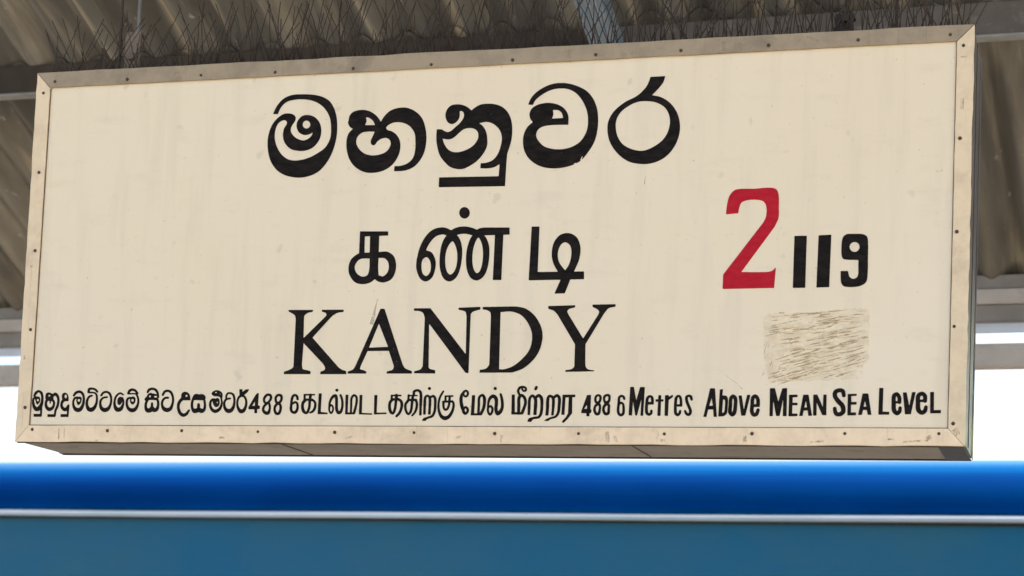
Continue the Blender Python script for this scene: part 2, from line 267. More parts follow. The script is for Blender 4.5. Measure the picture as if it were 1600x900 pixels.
('letter','black','4754,8894 -42,0 -15,-2 -29,1 -18,-1 -29,1 -18,-2 -28,2 -19,-2 -28,1 -19,-1 -26,1 -18,-2 -23,1 -8,-3 -5,-11 -11,-49 -9,-31 -35,-85 -21,-38 -17,-26 -29,-37 -35,-40 -63,-63 -39,-32 -49,-35 -23,-15 -54,-29 -121,-51 -52,-24 -41,-24 -51,-33 -59,-41 -43,-35 -44,-37 -44,-44 -39,-45 -25,-34 -30,-48 -27,-53 -17,-42 -19,-62 -9,-55 -3,-52 4,-119 15,-89 21,-82 18,-53 35,-78 29,-53 36,-56 47,-62 51,-60 66,-66 73,-62 52,-37 26,-17 38,-23 37,-19 35,-15 58,-20 79,-19 53,-9 81,-11 36,-2 18,-3 42,-1 78,2 70,9 85,19 39,12 48,17 79,36 44,25 30,20 35,26 64,56 52,58 47,63 39,61 20,38 35,76 30,87 14,57 11,61 8,75 0,24 1,20 -1,55 -9,76 -12,68 -9,36 -16,53 -16,45 -11,26 -26,56 -42,69 -30,41 -37,46 -54,58 -43,38 -40,31 -74,46 -30,16 -60,28 -50,17 -126,28 -11,3 -5,4 0,5 4,5 86,86 13,15 31,32 52,60 44,58 25,40 20,52 22,88 -1,5 -5,3|4279,8303 67,-1 21,-3 34,-2 39,-5 68,-11 60,-15 50,-19 48,-21 29,-16 42,-26 43,-32 28,-25 19,-22 25,-32 27,-43 19,-37 14,-32 18,-53 12,-55 4,-34 3,-76 -4,-49 -13,-77 -18,-67 -19,-51 -21,-44 -31,-50 -49,-64 -41,-41 -55,-43 -79,-52 -89,-49 -56,-25 -41,-15 -39,-12 -41,-9 -29,-4 -33,-2 -60,2 -82,14 -47,12 -61,21 -56,23 -45,22 -64,38 -41,29 -38,35 -47,57 -33,51 -29,54 -21,50 -23,74 -13,72 -9,81 1,60 4,42 8,42 15,47 23,48 24,41 34,46 29,31 40,37 46,35 75,46 54,30 74,33 75,23 47,11 52,6'),
('letter','black','-2787,5308 -4,-4 -2,-5 1,-29 -2,-19 2,-43 -1,-19 1,-43 -1,-19 2,-105 -2,-19 2,-102 -1,-19 2,-43 -2,-19 2,-43 -3,-19 -8,-8 -42,-19 -65,-44 -36,-28 -34,-33 -19,-27 -18,-35 -18,-48 -12,-46 -8,-64 5,-86 8,-41 13,-40 16,-35 28,-49 36,-49 27,-31 29,-27 36,-26 23,-13 37,-14 51,-12 46,-6 92,-2 37,6 30,6 50,15 33,12 22,11 27,19 53,43 6,3 12,-3 52,-37 31,-16 34,-12 31,-8 45,-7 26,-1 22,3 47,10 49,16 25,11 21,11 30,21 23,22 17,21 16,23 15,29 15,35 15,42 11,45 9,70 0,61 -5,38 -11,59 -10,37 -17,46 -15,30 -16,24 -32,37 -49,37 -39,23 -24,10 -31,11 -34,6 -65,1 -111,-10 -8,2 -4,5 -1,5 -2,43 1,21 -3,70 2,22 -3,69 1,22 -3,67 2,19 -2,57 5,4 6,2 56,-2 20,2 59,-1 19,2 63,0 4,4 1,7 -4,80 -3,11 -4,3 -12,1|-2568,5178 38,0 8,-4 2,-5 -1,-27 3,-70 -2,-22 4,-70 -2,-21 3,-70 -1,-21 3,-70 -2,-22 -4,-7 -5,-2 -70,-1 -20,-2 -28,1 -6,6 -2,11 2,24 -6,113 2,24 -6,113 2,22 -3,91 3,5 5,1|-2216,4625 49,0 37,-6 22,-8 23,-15 36,-34 16,-19 12,-19 10,-19 6,-18 10,-38 5,-43 -2,-43 -9,-53 -7,-24 -7,-16 -24,-37 -32,-35 -38,-28 -16,-8 -14,-3 -19,1 -34,11 -52,19 -5,4 -2,6 -18,142 -5,102 3,171 2,6 7,3|-2673,4621 86,0 37,-4 28,2 8,-1 5,-3 3,-11 8,-174 -3,-65 -8,-69 -13,-54 -14,-29 -16,-18 -14,-10 -19,-9 -39,-10 -25,-3 -19,1 -32,6 -40,16 -43,27 -21,15 -18,18 -25,30 -24,46 -13,40 -5,25 -1,24 3,24 4,19 20,45 27,40 25,29 31,24 25,13 31,10 27,5'),
('letter','black','-122,5843 -27,-7 -20,-11 -19,-14 -18,-22 -12,-24 -9,-26 -2,-24 1,-26 5,-22 13,-29 13,-22 21,-23 25,-17 28,-13 22,-4 33,0 19,3 27,12 25,18 14,18 14,24 7,23 4,27 -1,29 -7,27 -10,23 -14,23 -20,21 -26,19 -28,12 -22,5|-130,5362 -74,-6 -35,-6 -51,-13 -38,-13 -24,-11 -54,-34 -8,-2 -11,3 -48,25 -42,19 -39,15 -39,9 -25,4 -63,1 -49,-4 -44,-7 -38,-10 -44,-15 -37,-17 -27,-16 -30,-21 -26,-22 -44,-43 -40,-49 -47,-69 -21,-34 -30,-58 -33,-76 -22,-66 -23,-80 -14,-61 -10,-69 -8,-32 -6,-37 -7,-93 -2,-34 5,-80 9,-41 30,-91 25,-59 27,-48 24,-34 26,-24 17,-13 20,-12 29,-14 36,-10 19,-1 19,2 28,8 40,20 21,14 22,17 31,33 15,23 16,34 14,40 16,63 14,80 6,61 -4,79 -8,40 -13,43 -16,40 -26,54 -22,33 -28,32 -13,11 -25,15 -50,18 -53,14 -6,4 -2,5 25,66 21,43 20,36 17,27 35,49 26,33 31,33 51,41 19,12 30,14 30,11 29,7 66,9 30,-2 28,-7 40,-16 4,-3 2,-5 -6,-11 -28,-37 -25,-41 -13,-27 -20,-52 -12,-35 -17,-68 -9,-53 -7,-69 -6,-72 -3,-109 1,-39 -1,-22 3,-63 3,-19 2,-29 12,-67 13,-56 22,-67 19,-48 15,-29 19,-29 26,-33 25,-22 26,-16 22,-12 23,-8 33,-9 19,0 25,3 24,7 32,15 32,21 21,17 24,24 20,27 16,26 17,37 21,52 25,90 14,68 12,85 7,84 4,106 -5,119 -5,40 -15,77 -16,59 -19,51 -24,48 -26,41 -23,27 -16,16 -4,8 4,5 11,4 46,11 51,7 41,2 50,-1 71,-11 77,-19 34,-12 5,-6 -1,-5 -25,-34 -21,-37 -21,-50 -31,-102 -21,-98 -12,-95 -4,-92 2,-111 3,-22 3,-45 4,-34 8,-48 10,-48 17,-58 14,-40 21,-45 17,-31 15,-23 31,-36 20,-15 25,-17 19,-9 31,-12 19,-6 25,-4 21,0 35,7 27,10 24,13 44,33 27,26 18,24 25,42 19,39 16,45 23,83 13,74 10,87 5,73 3,77 -3,55 2,19 -3,16 -2,50 -5,34 -7,37 -10,38 -16,50 -16,40 -23,48 -16,27 -19,27 -24,27 -3,8 6,5 11,1 160,-1 24,2 51,-1 6,-1 5,-4 2,-7 1,-27 -1,-16 1,-37 -2,-18 1,-93 -2,-15 2,-37 -2,-19 1,-37 -1,-18 1,-37 -2,-16 2,-37 -2,-18 1,-37 -1,-18 1,-37 -2,-16 2,-37 -2,-19 1,-36 -1,-19 1,-37 -2,-18 2,-34 -2,-19 1,-37 -1,-18 1,-37 -2,-18 2,-35 -2,-18 1,-37 -1,-18 1,-37 -2,-19 0,-63 5,-7 10,-2 187,-4 8,1 4,3 2,8 -1,39 1,19 -1,39 2,19 -2,39 2,18 -2,40 2,18 -2,40 2,18 -1,40 1,18 -1,39 2,19 -2,42 2,18 -2,40 2,18 -2,40 2,18 -1,40 1,18 -1,39 2,19 -2,39 2,19 -2,39 2,19 -2,42 2,18 -1,40 1,18 -1,40 2,18 -1,103 3,8 8,3 48,0 22,2 65,-2 5,1 4,3 2,5 0,11 -6,142 -3,11 -4,3 -11,1 -624,16 -70,-7 -38,-7 -21,-7 -56,-26 -8,-1 -62,29 -41,16 -89,25 -49,10 -55,7|282,5071 10,1 11,-4 12,-11 12,-17 30,-56 22,-53 18,-59 16,-77 9,-58 2,-48 4,-26 -2,-19 2,-53 -5,-84 -5,-55 -11,-69 -14,-60 -22,-60 -13,-24 -10,-13 -18,-15 -16,-11 -14,-5 -13,0 -11,2 -14,10 -23,27 -27,45 -22,59 -17,66 -12,80 -4,76 -2,69 3,66 10,90 9,50 13,52 23,69 31,68 19,30 8,9|-379,4996 11,1 11,-4 15,-13 11,-14 15,-24 18,-35 30,-75 20,-67 15,-82 7,-138 -5,-88 -10,-74 -12,-47 -15,-39 -16,-34 -21,-34 -8,-11 -19,-19 -11,-9 -21,-12 -14,-4 -16,-1 -11,3 -17,9 -18,14 -17,19 -15,19 -8,13 -21,49 -17,64 -13,79 -2,43 -4,27 -1,85 5,76 9,59 12,55 19,55 23,50 32,50 19,25 16,15 13,10|-1034,4618 9,1 11,-3 12,-5 14,-9 27,-26 23,-32 13,-27 12,-35 11,-50 5,-46 1,-32 -3,-53 -6,-34 -12,-32 -24,-39 -21,-24 -27,-19 -11,-4 -8,-1 -11,1 -17,6 -23,13 -27,23 -16,21 -16,33 -7,21 -10,45 -6,43 -4,88 2,29 6,43 11,32 12,20 25,25 26,18 14,5'),
('letter','black','1635,5314 -5,-6 -3,-26 1,-76 -2,-19 -1,-120 -1,-19 -1,-121 -2,-18 1,-29 -2,-63 0,-76 -2,-63 0,-76 -2,-18 0,-121 -2,-18 -1,-120 -1,-16 0,-76 -2,-18 1,-29 -2,-18 0,-121 -2,-18 3,-30 4,-4 6,-2 105,-2 27,2 109,-1 21,1 110,-1 24,2 106,-2 24,2 109,-2 24,2 111,-3 7,-6 0,-13 -126,-300 -2,-7 1,-6 7,-3 18,-1 21,2 154,0 50,4 5,5 3,7 113,308 6,9 21,5 109,-2 23,2 109,-2 21,2 44,-1 8,2 3,4 -6,169 -1,8 -3,5 -11,2 -163,3 -24,-2 -32,1 -8,1 -3,5 3,13 67,153 28,72 15,52 7,36 15,101 3,63 -2,67 -5,29 -7,39 -18,66 -12,31 -17,37 -22,40 -15,21 -39,38 -19,15 -35,23 -38,19 -35,13 -35,8 -29,3 -40,1 -42,-4 -37,-8 -40,-12 -28,-13 -27,-17 -31,-28 -32,-35 -18,-24 -19,-28 -25,-47 -13,-33 -12,-39 -11,-50 -7,-44 -5,-73 4,-105 14,-71 20,-68 17,-45 17,-37 33,-58 55,-84 6,-11 0,-5 -3,-3 -6,-1 -94,2 -23,-2 -168,3 -27,-2 -171,4 -4,3 -2,6 -2,41 1,19 -1,44 2,18 -2,42 2,19 -2,44 2,18 -2,45 2,18 -2,105 2,18 -1,45 1,18 -1,105 1,18 -1,45 2,18 -2,42 2,19 -2,44 2,19 -2,44 2,18 -2,43 2,18 -1,107 1,19 -2,44 -4,8 -8,2|2477,4907 12,0 16,-4 35,-16 30,-23 24,-22 8,-11 20,-32 10,-29 11,-52 5,-50 -1,-28 1,-37 -6,-70 -4,-31 -8,-39 -15,-53 -20,-56 -16,-33 -25,-39 -38,-53 -8,-6 -8,5 -90,104 -22,29 -19,29 -20,37 -15,37 -16,60 -8,53 -2,49 7,60 8,39 9,29 11,31 16,34 23,36 18,18 23,16 19,9 18,6'),
('letter','black','-3698,3348 -4,-3 -2,-6 1,-29 3,-9 5,-4 6,-2 63,-16 14,-7 11,-7 14,-16 9,-19 1,-19 -5,-13 -28,-32 -104,-102 -23,-20 -158,-155 -21,-18 -158,-155 -18,-15 -53,-52 -8,-3 -4,7 -3,43 1,25 -4,78 2,24 -4,81 1,21 -6,181 1,21 -1,30 5,38 10,19 25,25 19,15 22,13 37,13 73,13 25,9 8,8 4,8 3,19 -1,6 -5,3 -17,1 -620,9 -9,-1 -6,-3 0,-8 4,-19 3,-8 5,-7 61,-29 48,-25 38,-25 12,-11 11,-14 9,-19 15,-70 1,-68 -2,-18 2,-38 -1,-19 1,-35 -1,-19 1,-38 -1,-19 1,-35 -1,-19 1,-37 -1,-19 2,-35 -2,-19 2,-38 -2,-19 2,-35 -2,-19 2,-37 -2,-19 2,-38 -2,-16 2,-38 -2,-16 2,-38 -2,-19 2,-37 -2,-16 2,-38 -2,-19 2,-38 -2,-18 2,-38 -1,-16 1,-38 -1,-19 1,-86 -1,-19 1,-43 -4,-24 -4,-11 -13,-17 -19,-15 -19,-11 -62,-29 -45,-16 -67,-20 -9,-4 -3,-7 -6,-43 1,-6 3,-4 14,-2 676,-4 12,1 4,3 2,5 3,46 0,11 -5,6 -29,11 -49,15 -29,7 -51,7 -29,8 -15,8 -9,8 -8,14 -5,14 -10,69 -2,30 15,481 -1,21 2,9 4,3 10,-6 532,-514 43,-62 12,-25 6,-21 -1,-19 -6,-16 -12,-13 -17,-11 -17,-8 -48,-15 -13,-7 -3,-7 -8,-42 0,-6 3,-4 5,-2 9,-1 654,-3 12,0 5,4 0,21 -8,48 -3,6 -10,5 -67,16 -33,15 -34,19 -27,17 -20,16 -27,24 -681,702 -21,22 -3,6 1,8 12,15 340,371 82,89 69,67 20,16 35,21 39,19 22,8 47,13 34,5 65,5 14,3 4,3 2,5 4,33 -1,8 -5,5 -10,2'),
('letter','black','-2152,3350 -8,-6 -27,-64 -545,-1319 -43,-85 -18,-24 -17,-16 -25,-13 -36,-12 -47,-13 -11,-4 -5,-9 -11,-36 0,-5 5,-5 14,-2 454,-2 11,1 5,3 3,10 3,24 -2,8 -3,4 -43,24 -26,10 -71,18 -14,6 -11,9 -4,7 -1,8 17,59 157,358 7,10 11,2 140,-1 28,2 153,-1 25,2 158,-1 25,2 12,-2 6,-10 104,-263 32,-88 5,-24 1,-16 -3,-21 -5,-16 -8,-18 -10,-12 -16,-10 -16,-7 -30,-8 -66,-12 -11,-4 -4,-5 -3,-7 -6,-32 1,-9 6,-3 8,0 623,-4 11,1 5,5 -1,46 -4,10 -20,9 -95,33 -51,25 -27,24 -49,72 -536,1387 -3,5 -9,4|-2185,2969 4,1 3,-2 9,-18 237,-514 12,-26 0,-8 -5,-4 -36,-2 -42,0 -19,-3 -42,1 -19,-3 -45,1 -19,-3 -42,1 -19,-3 -42,0 -20,-2 -41,0 -20,-2 -42,0 -19,-2 -13,1 -4,6 1,7 214,555'),
('letter','black','351,3359 -10,-1 -46,0 -19,-2 -49,0 -19,-2 -46,1 -19,-2 -49,0 -19,-2 -49,0 -19,-2 -47,1 -18,-2 -49,0 -28,-3 -5,-6 1,-31 3,-8 6,-6 11,-3 69,-13 41,-11 28,-11 21,-14 8,-11 9,-18 17,-80 1,-13 -1,-21 4,-100 -1,-21 4,-95 -2,-23 4,-98 -1,-23 4,-97 -2,-24 4,-95 -1,-23 4,-98 -1,-23 4,-97 -2,-21 2,-42 -1,-6 -3,-3 -5,2 -9,9 -932,1118 -7,4 -14,1 -394,5 -8,-1 -5,-3 -2,-7 2,-35 4,-11 5,-5 10,-2 80,-1 28,-4 39,-10 17,-6 25,-13 17,-11 17,-18 14,-23 11,-32 20,-64 1,-11 -1,-24 2,-45 -2,-18 2,-106 -2,-18 2,-106 -1,-19 1,-106 -1,-18 2,-42 -2,-19 2,-42 -2,-19 2,-45 -2,-18 2,-43 -2,-18 2,-45 -1,-18 1,-43 -1,-18 2,-45 -2,-19 2,-42 -2,-18 2,-43 -2,-18 2,-45 -2,-18 2,-42 -2,-19 1,-37 -4,-10 -24,-45 -13,-17 -13,-11 -19,-9 -24,-10 -98,-23 -14,-6 -4,-8 -3,-29 0,-5 4,-4 5,-2 47,-3 204,-2 25,-2 200,-1 27,-3 25,1 6,5 -1,66 -3,8 -17,6 -91,21 -17,5 -20,9 -8,7 -6,8 -14,37 -1,27 1,21 -8,174 2,24 -8,174 2,24 -8,174 1,24 -8,171 2,24 -8,175 2,34 3,6 3,0 5,-6 33,-40 934,-1159 5,-4 6,-2 52,-5 11,0 7,3 1,8 -1,34 2,18 -3,121 2,21 -2,50 2,18 -3,121 2,21 -2,50 1,18 -2,121 2,20 -2,50 1,19 -2,50 2,18 -2,53 2,18 -2,50 1,18 -2,53 2,18 -2,53 1,18 -2,50 2,19 -2,52 2,19 -2,52 1,19 -2,49 2,19 -2,52 2,19 -1,31 3,24 9,21 18,22 24,17 21,10 40,14 110,25 8,4 3,5 3,16 0,34 -1,5 -5,3 -5,1'),
('letter','black','1161,3358 -14,-1 -129,2 -24,-2 -130,2 -24,-3 -129,2 -25,-2 -130,2 -21,-2 -49,0 -5,-2 -3,-3 1,-46 1,-5 4,-5 16,-4 27,-2 44,-7 27,-10 25,-12 28,-17 18,-17 10,-16 7,-23 2,-29 4,-21 3,-66 -2,-21 2,-60 -1,-19 2,-60 -2,-18 3,-60 -2,-19 3,-60 -2,-18 2,-61 -1,-18 2,-60 -2,-19 3,-60 -2,-18 2,-60 -1,-19 2,-60 -2,-18 3,-60 -2,-19 2,-60 -1,-18 2,-60 -2,-19 3,-60 -2,-18 1,-34 -1,-16 0,-26 -2,-16 -9,-20 -16,-27 -15,-18 -14,-13 -21,-15 -21,-11 -40,-10 -75,-9 -13,-4 -5,-4 -1,-6 -8,-49 0,-6 5,-5 12,-1 26,2 354,-2 29,3 355,-2 24,2 24,0 13,3 164,51 68,29 36,21 34,22 62,47 72,64 64,67 39,47 24,34 45,72 32,68 22,57 11,36 14,57 11,62 6,49 4,52 -1,37 1,21 -3,20 -2,34 -7,47 -7,29 -16,49 -10,29 -16,37 -29,57 -27,48 -27,42 -29,39 -38,48 -21,22 -53,50 -41,34 -52,37 -39,23 -46,23 -38,14 -38,10 -151,26|1103,3236 63,0 32,-3 51,-9 71,-19 63,-24 27,-13 30,-18 36,-26 46,-40 39,-42 38,-49 30,-41 22,-34 43,-82 29,-73 14,-49 11,-63 4,-96 -4,-52 -10,-76 -13,-54 -8,-26 -18,-47 -21,-41 -37,-57 -54,-66 -95,-96 -30,-27 -60,-49 -62,-44 -55,-31 -24,-12 -48,-19 -63,-20 -77,-18 -32,-3 -78,6 -6,2 -2,4 -3,91 1,24 -3,75 2,24 -3,76 1,23 -3,76 2,23 -4,76 2,24 -3,75 2,24 -4,76 2,23 -3,76 1,24 -3,76 2,23 -3,76 1,24 -3,75 2,24 -4,76 2,24 -3,73 2,23 -3,82 2,5 3,3 11,3 27,0 97,9'),
('letter','black','3655,3375 -13,-1 -107,1 -24,-2 -107,2 -24,-3 -110,2 -18,-2 -26,0 -7,-4 -1,-5 3,-23 3,-18 3,-6 14,-8 78,-36 35,-24 16,-16 12,-19 6,-18 -1,-18 -22,-57 -333,-546 -6,-9 -5,-5 -5,1 -3,4 -17,25 -359,548 -29,52 -5,14 -2,18 6,15 17,23 16,12 21,10 18,6 42,10 57,11 8,3 3,6 2,18 2,21 -4,6 -8,2 -18,-1 -69,0 -21,-2 -66,1 -21,-2 -66,1 -21,-2 -157,-1 -18,-2 -159,0 -35,-3 -6,-3 -2,-5 0,-11 5,-39 2,-8 4,-4 8,-4 60,-16 29,-10 33,-16 20,-14 29,-28 53,-57 448,-705 12,-21 2,-98 -2,-21 2,-62 -1,-20 2,-62 -2,-21 2,-62 -1,-21 2,-62 -2,-20 3,-70 -3,-18 -10,-18 -14,-15 -21,-16 -26,-13 -23,-7 -16,-3 -40,-6 -47,-3 -12,-3 -4,-5 0,-8 1,-23 4,-7 5,-2 18,2 106,0 23,2 106,0 23,2 105,-1 24,3 107,-1 24,3 105,-1 44,3 5,2 3,3 2,11 -6,6 -18,3 -42,4 -34,5 -29,8 -27,13 -14,8 -19,16 -12,16 -9,18 -5,18 -7,46 -8,201 1,26 -7,196 1,21 0,34 7,15 413,713 62,84 12,15 20,21 21,15 13,7 23,8 24,6 93,15 8,2 4,4 2,7 -2,36 -1,7 -4,4 -12,1'),
('digit','red','7301,6094 -35,-1 -153,-10 -101,-5 -275,9 -68,-4 -63,-9 -25,-6 -25,-12 -30,-22 -20,-18 -32,-38 -24,-37 -11,-23 -11,-30 -13,-44 -13,-61 -9,-51 -12,-107 -10,-130 0,-5 3,-4 5,-1 23,0 232,14 26,3 3,3 2,5 13,102 15,61 13,35 9,20 12,18 17,17 18,13 20,9 33,11 32,8 45,6 43,5 30,1 31,0 15,2 42,-2 18,-3 31,-1 47,-7 36,-8 25,-8 23,-11 18,-11 22,-22 12,-16 16,-26 14,-33 5,-21 7,-41 4,-38 2,-41 -2,-15 0,-25 -8,-79 -7,-32 -16,-39 -40,-78 -904,-1213 -4,-16 1,-40 -2,-18 1,-94 -2,-18 1,-41 -2,-18 1,-38 -2,-18 2,-38 2,-5 3,-3 9,-1 94,-2 22,2 114,-1 20,2 114,-2 20,2 113,-2 23,2 110,-2 23,2 110,-2 20,3 113,-2 23,2 110,-2 22,2 110,-2 33,2 5,2 2,3 25,456 -1,15 -3,5 -9,-5 -33,-38 -17,-14 -14,-10 -20,-10 -27,-9 -45,-10 -32,-2 -43,0 -17,-2 -86,2 -27,-2 -249,5 -23,3 -148,3 -7,1 -3,3 2,7 12,18 731,1029 59,126 14,35 7,23 6,33 5,35 2,31 -1,38 1,18 -1,38 -3,20 -4,137 2,31 -4,112 -3,20 -1,23 -7,46 -11,46 -9,26 -17,34 -19,21 -24,18 -28,12 -28,9 -35,6'),
('digit','black','8151,4925 -12,-1 -127,2 -5,-2 -2,-3 -3,-15 1,-69 -1,-20 1,-61 -1,-20 1,-60 -1,-21 1,-60 -1,-21 1,-60 -2,-20 2,-61 -2,-20 2,-61 -2,-20 2,-63 -2,-20 2,-61 -2,-20 2,-61 -2,-17 2,-63 -2,-18 2,-63 -2,-18 2,-63 -2,-17 2,-63 -2,-21 2,-60 1,-5 5,-4 129,-2 25,2 116,-2 8,2 3,6 -1,31 2,17 -1,63 1,18 -1,63 1,17 -1,63 1,18 -1,63 2,17 -2,63 2,18 -2,63 2,18 -2,65 2,18 -2,63 2,17 -2,61 2,20 -1,61 1,20 -1,60 1,21 -1,60 2,20 -2,61 2,20 -2,61 2,20 -1,30 -1,5 -3,5 -8,2'),
('digit','black','8818,4934 -49,-3 -27,1 -15,-2 -24,0 -18,-2 -24,1 -18,-2 -24,0 -18,-1 -24,0 -8,-3 -3,-6 -2,-17 1,-41 -2,-17 1,-41 -2,-17 1,-40 -1,-18 1,-40 -2,-18 1,-40 -2,-18 1,-40 -2,-18 1,-40 -2,-18 1,-40 -1,-18 1,-40 -2,-18 1,-40 -2,-17 1,-41 -2,-17 1,-41 -2,-17 1,-40 -1,-18 0,-40 -1,-18 1,-40 -2,-18 1,-40 -2,-17 1,-41 -2,-17 1,-40 -1,-18 0,-40 -1,-18 1,-40 -2,-18 1,-40 3,-5 3,-2 64,0 20,2 54,-1 20,2 121,1 7,1 3,5 2,35 -1,105 2,18 -1,42 2,18 0,103 2,17 -2,45 2,18 0,103 2,17 -1,46 1,17 0,103 2,18 -1,45 2,18 -1,42 1,18 -1,43 2,17 0,106 2,17 -1,43 1,18 0,105 2,23 -1,20 -4,7 -10,2'),
('digit','black','9258,4945 -20,-2 -31,-8 -24,-12 -20,-13 -20,-20 -8,-13 -12,-24 -7,-23 -8,-45 -5,-40 -3,-53 0,-43 -1,-20 3,-120 7,-63 7,-35 7,-21 12,-18 20,-17 9,-6 10,-3 49,-9 69,-7 157,-3 14,-3 25,-1 6,-3 3,-13 7,-303 -15,-62 -8,-15 -9,-12 -19,-14 -24,-10 -25,-6 -27,1 -24,8 -18,11 -16,13 -12,15 -9,15 -8,20 -23,91 -2,5 -5,5 -12,2 -135,2 -11,-1 -4,-4 -1,-6 5,-158 7,-72 6,-28 5,-18 7,-15 9,-15 12,-15 13,-13 23,-16 12,-5 10,-3 37,-6 79,-7 49,0 19,2 24,-1 69,7 48,9 41,12 42,20 37,24 18,15 21,27 10,22 10,40 4,40 5,92 0,25 2,18 -1,40 2,20 -2,82 1,20 -6,233 2,22 -3,108 2,22 -2,68 -3,22 -1,53 -8,73 -9,40 -8,18 -11,15 -11,11 -16,12 -29,15 -24,9 -40,9 -29,4|9382,4748 26,1 19,-4 20,-8 18,-11 15,-13 18,-23 11,-23 5,-20 1,-32 -3,-20 -10,-23 -13,-19 -17,-16 -14,-9 -20,-8 -19,-4 -24,0 -20,5 -22,9 -20,13 -16,16 -12,18 -7,13 -7,22 -3,23 2,25 8,25 8,15 16,20 18,13 19,9'),
('letter','black','-11440,1353 -17,-2 -18,-6 -18,-8 -19,-12 -13,-9 -19,-18 -15,-25 -9,-25 -13,-47 3,-14 13,-13 1,-5 -31,-33 -8,-15 -4,-19 -2,-37 9,-82 9,-43 13,-37 11,-22 15,-23 22,-27 16,-13 18,-11 15,-5 20,-4 22,1 24,5 24,8 23,13 5,-1 3,-10 5,-75 -4,-5 -7,-2 -157,0 -11,-1 -4,-3 -2,-7 4,-54 3,-8 8,-4 203,0 9,5 10,13 3,10 -3,235 14,50 6,30 4,38 2,39 -5,77 -12,68 -8,30 -9,24 -13,22 -16,16 -21,17 -29,14 -26,8|-11439,1289 7,2 7,-2 19,-12 20,-20 15,-24 11,-29 8,-37 3,-34 -1,-25 -5,-41 -7,-33 -9,-28 -13,-29 -18,-26 -23,-23 -25,-17 -9,-4 -5,0 -11,6 -19,18 -14,19 -14,26 -11,28 -10,33 -4,20 -1,27 2,15 5,10 9,8 4,0 2,-2 11,-27 15,-50 9,-18 20,-32 10,-10 9,-5 11,0 12,9 30,36 15,24 6,13 3,15 2,35 -6,30 -6,14 -7,9 -20,16 -21,10 -9,2 -18,-1 -21,5 -29,-3 -4,1 -2,3 1,6 15,28 13,22 27,27|-11449,1119 11,-1 12,-4 8,-8 4,-11 1,-14 -4,-11 -8,-8 -10,-4 -12,1 -10,4 -9,10 -5,11 0,11 4,12 9,8'),
('letter','black','-11155,1289 -26,-7 -23,-11 -15,-14 -7,-15 -4,-27 -3,-46 1,-22 3,-14 14,-25 -12,-25 -6,-18 -6,-32 -3,-31 0,-27 3,-27 6,-23 6,-19 11,-21 14,-20 18,-20 17,-15 25,-17 26,-9 28,-3 25,4 31,12 30,20 24,23 16,25 13,30 8,35 2,26 -2,42 -6,27 -11,25 -14,20 -22,20 -3,5 0,30 -3,23 4,8 45,27 8,-1 13,-11 18,-22 13,-23 9,-32 4,-20 2,-28 -4,-57 -13,-61 -9,-28 -30,-65 -9,-30 -5,-35 -1,-54 -2,-10 -5,-3 -5,-1 -158,0 -11,-1 -4,-3 -2,-7 4,-55 4,-5 12,-2 204,0 6,6 2,18 8,12 3,8 6,77 7,40 11,26 25,47 11,25 9,30 8,41 6,50 1,54 -5,41 -12,45 -9,20 -12,22 -24,33 -11,12 -16,13 -24,13 -10,3 -11,1 -15,-1 -10,-2 -18,-9 -28,-21 -7,-3 -6,2 -38,20 -30,12 -25,5|-11125,1227 11,-1 9,-4 8,-9 3,-8 0,-10 -5,-8 -7,-6 -11,-3 -9,1 -9,5 -8,8 -3,8 0,10 5,8 7,6|-11135,1068 22,0 7,-3 2,-7 3,-48 5,-10 8,-6 7,-1 6,1 8,7 2,12 2,40 4,6 13,0 19,-7 9,-10 7,-13 6,-23 1,-23 -3,-19 -6,-16 -12,-16 -16,-15 -20,-11 -21,-7 -11,-1 -11,3 -14,7 -14,10 -11,10 -7,10 -7,13 -7,17 -5,30 1,20 5,22 5,13 6,9 6,4'),
('letter','black','-10688,1282 -27,-8 -22,-13 -11,-13 -7,-18 -4,-22 -1,-28 4,-25 12,-46 -30,-55 -11,-30 -6,-49 0,-26 4,-24 9,-30 19,-30 28,-31 31,-23 13,-7 17,-6 24,-3 24,3 26,12 6,0 2,-5 1,-11 0,-62 -3,-5 -7,-2 -151,0 -11,-1 -4,-3 -1,-7 3,-53 3,-9 8,-4 203,1 6,1 3,4 4,32 4,148 6,96 -1,23 -4,10 -9,9 -12,5 -12,0 -11,-4 -11,-11 -24,-40 -12,-15 -15,-12 -15,-6 -8,1 -10,5 -25,19 -13,15 -9,21 -4,27 4,27 11,15 32,35 9,3 93,4 7,3 3,6 -2,58 -4,32 -12,43 -13,30 -8,12 -9,8 -13,11 -14,8 -15,7 -13,3|-10658,1232 6,1 7,-1 13,-7 9,-12 7,-20 0,-20 -4,-18 -10,-13 -12,-5 -12,2 -11,9 -8,13 -5,16 -1,19 3,16 8,12'),
